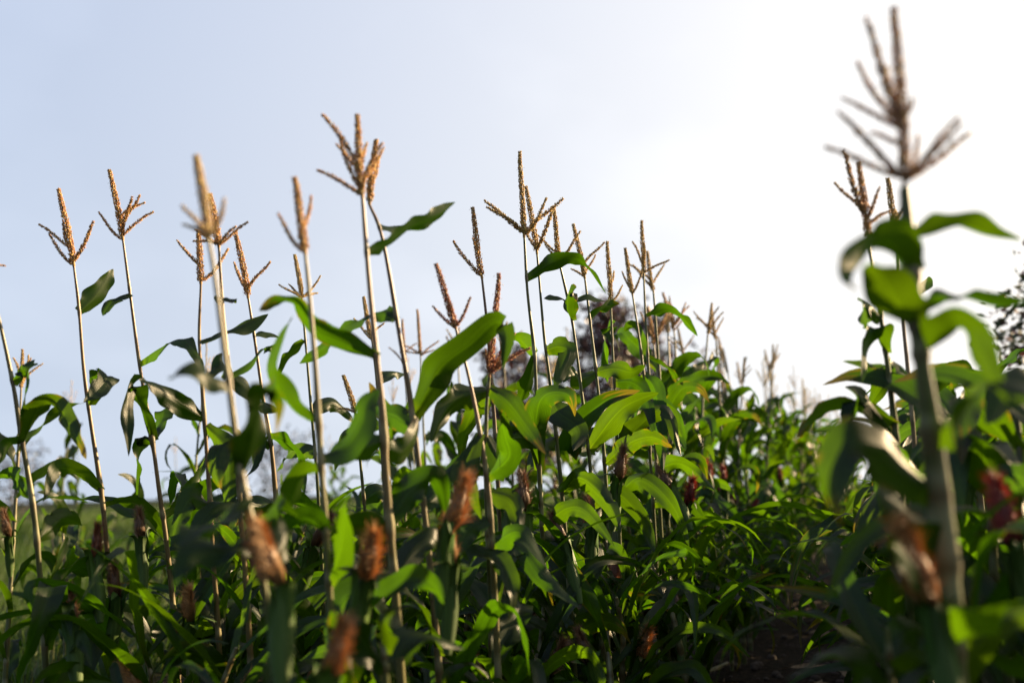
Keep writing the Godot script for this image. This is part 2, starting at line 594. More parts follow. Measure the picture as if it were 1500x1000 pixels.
# ---------------------------------------------------------------- trees, grass, ground
func tree(called: String, label: String, at: Vector3, height: float, spread: float, cols: Array, leaves: int, leaf_size: float, seed_: int, low := 0.3) -> void:
	var r := RandomNumberGenerator.new()
	r.seed = seed_
	var o := thing(called, label, "tree", at)
	var a := Acc.new()
	var tips := []
	var bark := Color(.10, .075, .06)
	var trunk := [Vector3.ZERO, Vector3(.05, height * .25, .03), Vector3(-.08, height * .55, .06), Vector3(.05, height * .92, 0)]
	var P := []
	var rad := []
	var cc := []
	for k in 14:
		P.append(spline(trunk, k / 13.0)); rad.append(lerpf(height * .02, height * .003, k / 13.0)); cc.append(bark)
	tube(a, P, rad, cc, 8)
	for k in 16:
		var t := lerpf(low, 0.95, k / 15.0)
		var an := k * 2.4 + r.randf_range(-.4, .4)
		var s := spline(trunk, t)
		var reach := spread * (1.1 - 0.75 * absf(t - 0.5)) * r.randf_range(0.6, 1.1)
		var e := s + Vector3(cos(an) * reach, reach * r.randf_range(.35, .8), sin(an) * reach)
		var m := (s + e) * 0.5 + Vector3(0, -0.08 * reach, 0)
		var lp := []
		var lr := []
		var lc := []
		for q in 8:
			lp.append(spline([s, m, e], q / 7.0)); lr.append(lerpf(height * .008, height * .0015, q / 7.0)); lc.append(bark)
		tube(a, lp, lr, lc, 5)
		for q in 5:
			tips.append(spline([s, m, e], 0.4 + 0.15 * q) + Vector3(r.randf_range(-.2, .2), r.randf_range(-.2, .25), r.randf_range(-.2, .2)) * spread * 0.5)
	part("trunk", a.mesh(M.bark), o)
	var c := Acc.new()
	for k in leaves:
		var tip: Vector3 = tips[r.randi() % tips.size()]
		var p := tip + Vector3(r.randfn(0, 1), r.randfn(0, 1), r.randfn(0, 1)) * spread * 0.13
		var d := Vector3(r.randf_range(-1, 1), r.randf_range(-1, .6), r.randf_range(-1, 1)).normalized()
		var s := d.cross(Vector3(r.randf_range(-1, 1), r.randf_range(-1, 1), r.randf_range(-1, 1))).normalized()
		var nn := s.cross(d).normalized()
		var l := leaf_size * r.randf_range(0.7, 1.3)
		var col: Color = cols[r.randi() % cols.size()]
		var sh := r.randf_range(0.7, 1.3)
		col = Color(col.r * sh, col.g * sh, col.b * sh)
		var i0 := c.put(p, nn, Vector2.ZERO, col)
		var i1 := c.put(p + d * l * 0.5 + s * l * 0.3 + nn * l * 0.08, nn, Vector2.ZERO, col)
		var i2 := c.put(p + d * l, nn, Vector2.ZERO, col)
		var i3 := c.put(p + d * l * 0.5 - s * l * 0.3 + nn * l * 0.08, nn, Vector2.ZERO, col)
		c.tri(i0, i1, i2)
		c.tri(i0, i2, i3)
	part("crown", c.mesh(M.tree_leaf), o)

func grass_tuft(seed_: int, blades: int, high: float, wide: float, cols: Array) -> ArrayMesh:
	var a := Acc.new()
	var r := RandomNumberGenerator.new()
	r.seed = seed_
	for k in blades:
		var an := r.randf() * TAU
		var out := Vector3(cos(an), 0, sin(an))
		var p := out * r.randf_range(0, .05)
		var sd := out.cross(Vector3.UP) * wide * r.randf_range(.6, 1.2)
		var l := high * r.randf_range(.45, 1.0)
		var e := r.randf_range(0.9, 1.5)
		var prev := -1
		var col: Color = cols[r.randi() % cols.size()]
		for q in 4:
			var nn := out * 0.5 + Vector3.UP * 0.4
			var w := sd * (1.0 - q / 3.2)
			var i0 := a.put(p - w, nn.normalized(), Vector2.ZERO, col)
			a.put(p + w, nn.normalized(), Vector2.ZERO, col)
			if prev >= 0:
				a.tri(prev, prev + 1, i0)
				a.tri(prev + 1, i0 + 1, i0)
			prev = i0
			p += (out * cos(e) + Vector3.UP * sin(e)) * (l / 3.0)
			e -= r.randf_range(.15, .55)
	return a.mesh(M.grass)

func scatter(called: String, label: String, category: String, m: Mesh, spots: Array) -> void:
	var mm := MultiMesh.new()
	mm.transform_format = MultiMesh.TRANSFORM_3D
	mm.mesh = m
	mm.instance_count = spots.size()
	for k in spots.size():
		mm.set_instance_transform(k, spots[k])
	var o := MultiMeshInstance3D.new()
	o.name = numbered(called)
	o.multimesh = mm
	add_child(o)
	tag(o, label, category, "", "stuff")

func ground_height(x: float, z: float, nz: FastNoiseLite) -> float:
	if absf(x) > 9.0 or z > 3.0 or z < -18.0:
		return -0.02
	return nz.get_noise_2d(x, z) * 0.035 - 0.02

# ---------------------------------------------------------------- materials
func stripes(w: int, h: int, seed_: int) -> Array:
	# parallel veins of a blade with a pale midrib: colour and height
	var r := RandomNumberGenerator.new()
	r.seed = seed_
	var im := Image.create(w, h, false, Image.FORMAT_RGB8)
	var hm := Image.create(w, h, false, Image.FORMAT_L8)
	var nz := FastNoiseLite.new()
	nz.seed = seed_
	nz.frequency = 0.02
	var line := []
	for x in w:
		line.append(r.randf_range(-1, 1) * 0.10 + 0.17 * sin(x * TAU / w * 17.0))
	for y in h:
		for x in w:
			var u := absf(float(x) / (w - 1) * 2.0 - 1.0)
			var rib := 1.0 - smoothstep(0.02, 0.055, u)
			var f: float = 1.0 + line[x] + 0.22 * nz.get_noise_2d(x * 0.8, y * 0.35) + 0.1 * nz.get_noise_2d(x * 6.0, y * 6.0)
			var g := clampf(0.68 * f, 0.0, 1.0)
			var c := Color(g, g, g).lerp(Color(1, 1, 1), rib * 0.95)
			im.set_pixel(x, y, c.linear_to_srgb())
			hm.set_pixel(x, y, Color.from_hsv(0, 0, clampf(0.45 + float(line[x]) * 1.2 + rib * 0.4, 0, 1)))
	im.generate_mipmaps()
	hm.bump_map_to_normal_map(2.0)
	hm.generate_mipmaps()
	return [ImageTexture.create_from_image(im), ImageTexture.create_from_image(hm)]

func make_materials() -> void:
	var st := stripes(192, 256, 5)
	var m := StandardMaterial3D.new()
	m.albedo_texture = st[0]
	m.normal_enabled = true
	m.normal_texture = st[1]
	m.normal_scale = 0.9
	m.vertex_color_use_as_albedo = true
	m.roughness = 0.36
	m.metallic_specular = 0.85
	m.cull_mode = BaseMaterial3D.CULL_DISABLED
	m.backlight_enabled = true
	m.backlight = LEAF_BACK
	M.leaf = m
	var hk := m.duplicate() as StandardMaterial3D
	hk.roughness = 0.55
	hk.metallic_specular = 0.3
	hk.backlight = Color(.25, .3, .1)
	M.husk = hk
	for spec in [["stalk", 0.42, Color.BLACK], ["tassel", 0.75, Color(.35, .3, .2)], ["silk", 0.55, Color(.5, .35, .2)], ["bark", 0.9, Color.BLACK], ["tree_leaf", 0.5, Color(.6, .6, .5)], ["grass", 0.5, Color(.8, .9, .4)], ["clod", 0.95, Color.BLACK]]:
		var s := StandardMaterial3D.new()
		s.vertex_color_use_as_albedo = true
		s.roughness = spec[1]
		s.cull_mode = BaseMaterial3D.CULL_DISABLED
		if spec[2] != Color.BLACK:
			s.backlight_enabled = true
			s.backlight = spec[2]
		M[spec[0]] = s
	# fine fibres along the cane
	var fib := Image.create(128, 128, false, Image.FORMAT_RGB8)
	var r := RandomNumberGenerator.new()
	r.seed = 9
	var cl := []
	for x in 128: cl.append(r.randf_range(0.8, 1.0))
	for y in 128:
		for x in 128:
			var g: float = clampf(cl[x] + r.randf_range(-.06, .06) - (0.22 if r.randf() < 0.012 else 0.0), 0, 1)
			fib.set_pixel(x, y, Color(g, g, g).linear_to_srgb())
	(M.stalk as StandardMaterial3D).albedo_texture = ImageTexture.create_from_image(fib)
	# earth: crumbs over broad damp and dry patches
	var soil := StandardMaterial3D.new()
	soil.vertex_color_use_as_albedo = true
	soil.roughness = 0.95
	soil.metallic_specular = 0.15
	var nt := FastNoiseLite.new()
	nt.seed = 3
	nt.frequency = 0.035
	nt.fractal_octaves = 5
	var tex := NoiseTexture2D.new()
	tex.width = 512; tex.height = 512; tex.seamless = true; tex.noise = nt
	var ramp := Gradient.new()
	ramp.set_color(0, Color(.35, .33, .32)); ramp.set_color(1, Color(1, 1, 1))
	tex.color_ramp = ramp
	soil.albedo_texture = tex
	var bump := NoiseTexture2D.new()
	bump.width = 512; bump.height = 512; bump.seamless = true; bump.noise = nt; bump.as_normal_map = true; bump.bump_strength = 6.0
	soil.normal_enabled = true
	soil.normal_texture = bump
	soil.uv1_triplanar = true
	soil.uv1_world_triplanar = true
	soil.uv1_scale = Vector3.ONE * 1.3
	M.soil = soil

# ---------------------------------------------------------------- sky
func make_sky(towards_sun: Vector3) -> ImageTexture:
	# clear air paling to the horizon, a wide milky aureole round the sun, thin high cloud
	var w := 1024
	var h := 512
	var im := Image.create(w, h, false, Image.FORMAT_RGBF)
	var nz := FastNoiseLite.new()
	nz.seed = 21
	nz.frequency = 1.6
	nz.fractal_octaves = 5
	for y in h:
		var el := (0.5 - (y + 0.5) / h) * PI
		for x in w:
			var az := (x + 0.5) / w * TAU   # -z at the left edge of the panorama, +x a quarter along
			var d := Vector3(sin(az) * cos(el), sin(el), -cos(az) * cos(el))
			var up := clampf(d.y, 0.0, 1.0)
			var th := acos(clampf(d.dot(towards_sun), -1, 1))
			var c := SKY_HORIZON.lerp(SKY_TOP, pow(up, 1.4)) + SKY_GLOW * (exp(-th / SKY_WIDTH) + 1.6 * exp(-th / 0.1))
			var cloud := clampf(nz.get_noise_3d(d.x / (up + 0.35), d.y, d.z / (up + 0.35)) * 1.5, 0.0, 1.0)
			im.set_pixel(x, y, c * (1.0 + 0.07 * cloud) + Color(.008, .006, .003) * cloud)
	return ImageTexture.create_from_image(im)

const LEAF := Color(0.0493, 0.1079, 0.0121)
const LEAF_BACK := Color(1.20, 1.25, .45)
const SKY_TOP := Color(.012, .056, .158)
const SKY_HORIZON := Color(.086, .125, .188)
const SKY_GLOW := Color(.585, .472, .285)
const SKY_WIDTH := 0.75
const SUN_AZIMUTH := 40.0   # degrees to the right of -z
const SUN_HEIGHT := 16.5

func _ready() -> void:
	rng.seed = 4711
	# camera
	var cam := Camera3D.new()
	cam.name = "camera"
	cam.position = Vector3(0, 0.9, 0)
	cam.basis = Basis(Vector3.UP, deg_to_rad(22.0)) * Basis(Vector3.RIGHT, deg_to_rad(8.4)) * Basis(Vector3.BACK, deg_to_rad(-1.5))
	cam.near = 0.05
	cam.far = 500.0
	var lens := CameraAttributesPhysical.new()
	lens.frustum_focal_length = 35.0
	lens.frustum_focus_distance = 3.35
	lens.exposure_aperture = 1.5
	lens.frustum_near = 0.05
	lens.frustum_far = 500.0
	cam.attributes = lens
	cam.fov = 37.85
	add_child(cam)
	cam.current = true
	# sun
	var az := deg_to_rad(SUN_AZIMUTH)
	var el := deg_to_rad(SUN_HEIGHT)
	var to_sun := Vector3(sin(az) * cos(el), sin(el), -cos(az) * cos(el))
	var sun := DirectionalLight3D.new()
	sun.name = "sun"
	sun.light_color = Color(1.0, 0.87, 0.68)
	sun.light_energy = 1.6
	sun.light_angular_distance = 0.5
	sun.shadow_enabled = true
	add_child(sun)
	sun.look_at_from_position(to_sun * 50.0, Vector3.ZERO)
	# sky and exposure
	var env := Environment.new()
	env.background_mode = Environment.BG_SKY
	var sm := PanoramaSkyMaterial.new()
	sm.panorama = make_sky(to_sun)
	var sky := Sky.new()
	sky.sky_material = sm
	env.sky = sky
	env.tonemap_mode = Environment.TONE_MAPPER_LINEAR
	env.tonemap_exposure = 3.7
	env.sdfgi_enabled = true
	env.ssao_enabled = true
	env.ssil_enabled = true
	var we := WorldEnvironment.new()
	we.environment = env
	add_child(we)

	make_materials()
	build_ground()
	make_libraries()
	build_measured_plants()
	build_rows()
	build_background()

func build_ground() -> void:
	var nz := FastNoiseLite.new()
	nz.seed = 8
	nz.frequency = 1.4
	nz.fractal_octaves = 4
	var xs := []
	var zs := []
	for k in 5: xs.append(-400.0 + 90.0 * k)
	for k in 161: xs.append(-12.0 + 0.12 * k)
	for k in 5: xs.append(40.0 + 90.0 * k)
	for k in 5: zs.append(-400.0 + 90.0 * k)
	for k in 191: zs.append(-19.0 + 0.12 * k)
	for k in 5: zs.append(40.0 + 90.0 * k)
	var a := Acc.new()
	for z in zs:
		for x in xs:
			var e := 0.1
			var y := ground_height(x, z, nz)
			var nn := Vector3(ground_height(x - e, z, nz) - ground_height(x + e, z, nz), 2.0 * e, ground_height(x, z - e, nz) - ground_height(x, z + e, nz)).normalized()
			var turf := smoothstep(-3.6, -4.4, x + 0.5 * nz.get_noise_2d(x * .4, z * .4)) if x > -12.0 else 1.0
			if z < -17.0 or x > 6.0: turf = 1.0
			a.put(Vector3(x, y, z), nn, Vector2(x, z), Color(.042, .028, .019).lerp(Color(.04, .06, .018), turf))
	for k in zs.size() - 1:
		for s in xs.size() - 1:
			var q := k * xs.size() + s
			a.tri(q, q + 1, q + xs.size())
			a.tri(q + 1, q + xs.size() + 1, q + xs.size())
	var g := part("ground", a.mesh(M.soil), self)
	tag(g, "dark crumbly soil running out into green turf", "", "", "structure")
	# clods lying on the path between the rows
	var cl := Acc.new()
	for k in 7:
		for s in 11:
			var la := -PI / 2 + PI * k / 6.0
			var an := TAU * s / 10.0
			var d := Vector3(cos(la) * cos(an), sin(la), cos(la) * sin(an))
			cl.put(d * (1.0 + 0.5 * nz.get_noise_3dv(d * 1.3)) * Vector3(1, .65, 1), d, Vector2.ZERO, Color(.05, .034, .023))
	for k in 6:
		for s in 10:
			var q := k * 11 + s
			cl.tri(q, q + 1, q + 11)
			cl.tri(q + 1, q + 12, q + 11)
	var spots := []
	for k in 5000:
		var x := rng.randf_range(-2.2, 1.2)
		var z := rng.randf_range(-12.0, -0.5)
		var s := 0.004 + 0.022 * pow(rng.randf(), 3.0)
		spots.append(Transform3D(Basis(Vector3.UP, rng.randf() * TAU).scaled(Vector3.ONE * s), Vector3(x, ground_height(x, z, nz) + s * 0.3, z)))
	scatter("soil_clods", "small crumbly clods of dark soil strewn along the path", "soil", cl.mesh(M.clod), spots)

func build_rows() -> void:
	for spec in [["leafy", false, 0.86, 7], ["low", false, 0.52, 5], ["tall", true, 1.66, 7]]:
		var list := []
		for k in spec[3]:
			var hgt: float = spec[2] * rng.randf_range(0.92, 1.06)
			var tone: String = ["tan", "olive", "pale"][k % 3]
			var stone: String = ["green", "olive", "green", "pale"][k % 4]
			var n := detailed_plant(plant_shape(100 + k * 7 + int(hgt * 1000), spec[1], hgt), tone, stone)
			var f := simple_plant(plant_shape(100 + k * 7 + int(hgt * 1000), spec[1], hgt), tone, stone)
			list.append({"near": n, "far": f})
		forms[spec[0]] = list
	# front row, left of the path
	row(-1.2, -1.7, -2.35, 0.07, ["low"], "low leafy corn shoot at the foot of the pale stalked plants", "low corn shoots under the pale stalks", 9.0, 1.0, [0.65, 0.95], 0.2)
	row(-1.15, -2.3, -4.3, 0.12, ["leafy", "low", "low", "low"], "leafy corn plant without tassel in the row edging the path", "leafy corn in the path row", 9.0)
	row(-1.05, -2.8, -8.0, 0.17, ["low"], "low corn shoot hanging over the dark path from its left row", "low corn shoots along the path", 9.0, 1.0, [0.8, 1.1], 0.16)
	row(-1.12, -4.2, -8.0, 0.25, ["tall"], "tasselled corn plant farther along the row edging the path", "tasselled corn farther along the path row", 9.0)
	row(-1.08, -8.0, -17.0, 0.26, ["tall"], "small tasselled corn plant at the far end of the path row", "far end of the path row", 7.0)
	# second row behind it
	row(-1.9, -1.9, -4.6, 0.14, ["low"], "low corn shoot between the path row and the second row", "low corn shoots between two rows", 9.0, 0.9, [0.7, 1.05], 0.3)
	row(-2.3, -2.0, -4.6, 0.15, ["low", "leafy", "low"], "leafy corn plant without tassel in the second row", "leafy corn in the second row", 9.0, 0.9)
	row(-2.25, -4.6, -16.0, 0.3, ["tall"], "corn plant far along the second row behind the path row", "corn far along the second row", 7.0, 0.6)
	# thinner rows beyond
	row(-3.4, -2.8, -16.0, 0.32, ["tall", "leafy"], "slim corn plant in the thin third row", "corn in the thin third row", 5.0, 0.8, [0.85, 0.97])
	row(-4.6, -3.8, -16.0, 0.5, ["tall", "leafy"], "small corn plant in the sparse rows near the turf", "corn in the sparse outer rows", 5.0, 0.6, [0.78, 0.92])
	row(-6.0, -5.0, -16.0, 0.55, ["tall", "leafy"], "small corn plant in the sparse rows near the turf", "corn in the sparse outer rows", 5.0, 0.6, [0.78, 0.92])
	row(-7.6, -6.5, -16.0, 0.6, ["leafy", "tall"], "small corn plant in the sparse rows near the turf", "corn in the sparse outer rows", 5.0, 0.6, [0.78, 0.92])
	# right of the path
	row(0.16, -1.85, -4.5, 0.15, ["leafy", "low"], "leafy corn plant without tassel in the row right across the path", "leafy corn across the path", 9.0, 1.0, [1.1, 1.35], 0.16)
	row(-0.02, -2.6, -7.0, 0.24, ["low"], "low corn shoot reaching over the dark path from its right row", "low corn shoots across the path", 9.0, 1.0, [0.8, 1.05], 0.1)
	row(0.16, -4.5, -14.0, 0.22, ["leafy"], "leafy corn plant farther along the row across the path", "leafy corn farther along across the path", 7.0, 1.0, [1.25, 1.5], 0.16)
	row(1.3, -2.6, -14.0, 0.3, ["leafy"], "leafy corn plant in the next row beyond the one across the path", "leafy corn in the next row", 6.0, 1.0, [1.35, 1.6])
	for kind in forms:
		for f in forms[kind]:
			f.near.free()

func build_background() -> void:
	var red := [Color(.085, .025, .03), Color(.06, .02, .025), Color(.05, .035, .02), Color(.04, .05, .02)]
	tree("purple_leaf_tree", "dark purple leaved tree standing far behind the corn rows", Vector3(-6.6, 0, -23.5), 5.6, 1.5, red, 5200, 0.17, 5, 0.35)
	tree("purple_leaf_tree", "smaller dark purple tree rising behind the straight tall tassel", Vector3(-9.6, 0, -24.0), 4.6, 1.2, red, 3000, 0.17, 6)
	tree("broadleaf_tree", "tree with dark red and green leaves at the field's right edge", Vector3(1.35, 0, -9.4), 3.1, 0.75, [Color(.10, .025, .03), Color(.035, .05, .02), Color(.05, .06, .025)], 2200, 0.085, 9)
	tree("field_bush", "round dark bush far off beyond the outer rows", Vector3(-17, 0, -24), 2.6, 1.2, [Color(.04, .05, .03), Color(.05, .04, .04)], 1500, 0.1, 12, 0.15)
	tree("field_bush", "low dark bush far off behind the pair of tall tan stalks", Vector3(-26, 0, -23), 2.4, 1.3, [Color(.04, .05, .03), Color(.05, .04, .04)], 1500, 0.1, 13, 0.15)
	# litter on the path
	var fs := Acc.new()
	var fp := [Vector3(-.33, .015, .17), Vector3(-.12, .035, .06), Vector3(.1, .03, -.06), Vector3(.3, .02, -.19)]
	stalk(fs, fp, [.3, .68], .011, .008, "pale", rng)
	var f := part("fallen_stalk", fs.mesh(M.stalk), self, Transform3D(Basis(Vector3.UP, 0.9), Vector3(-1.0, 0, -4.75)))
	tag(f, "broken pale corn stalk lying beside the path row", "stalk")
	for k in 9:
		var dl := Acc.new()
		var l := rng.randf_range(.12, .3)
		var tw := rng.randf_range(-.06, .06)
		wear(dl, [Vector3(-l / 2, .012, 0), Vector3(-l / 6, .03, tw), Vector3(l / 6, .02, -tw), Vector3(l / 2, .012, 0)], rng.randf_range(.03, .05))
		var d := part(numbered("dry_leaf"), dl.mesh(M.clod), self, Transform3D(Basis(Vector3.UP, rng.randf() * TAU), Vector3(rng.randf_range(-.85, -.1), 0, rng.randf_range(-7.0, -4.0))))
		tag(d, "dry brown corn leaf fallen on the path soil", "dry leaf", "dry leaves on the path")
	# grass beyond the rows and weeds among them
	var tufts := []
	for k in 5200:
		var x := rng.randf_range(-15.0, -3.7)
		var z := rng.randf_range(-19.0, -3.0)
		tufts.append(Transform3D(Basis(Vector3.UP, rng.randf() * TAU).scaled(Vector3.ONE * rng.randf_range(0.6, 1.5)), Vector3(x, -0.03, z)))
	for k in 3000:
		tufts.append(Transform3D(Basis(Vector3.UP, rng.randf() * TAU).scaled(Vector3.ONE * rng.randf_range(1.2, 2.4)), Vector3(rng.randf_range(-48.0, -9.0), -0.04, rng.randf_range(-50.0, -7.0))))
	scatter("grass", "tall green grass beyond the thin corn rows", "grass", grass_tuft(61, 26, 0.34, 0.004, [Color(.06, .12, .02), Color(.09, .14, .03), Color(.12, .13, .045)]), tufts)

func wear(a: Acc, pts: Array, width: float) -> void:
	# a withered blade, brown all through
	leaf(a, pts, [Vector3(.1, .2, 1), Vector3(.1, -.2, 1), Vector3(.1, .3, 1), Vector3(.1, .1, 1)], width, rng)
	for k in a.c.size():
		a.c[k] = Color(.20, .13, .06) * (0.8 + 0.3 * sin(k * 0.37))

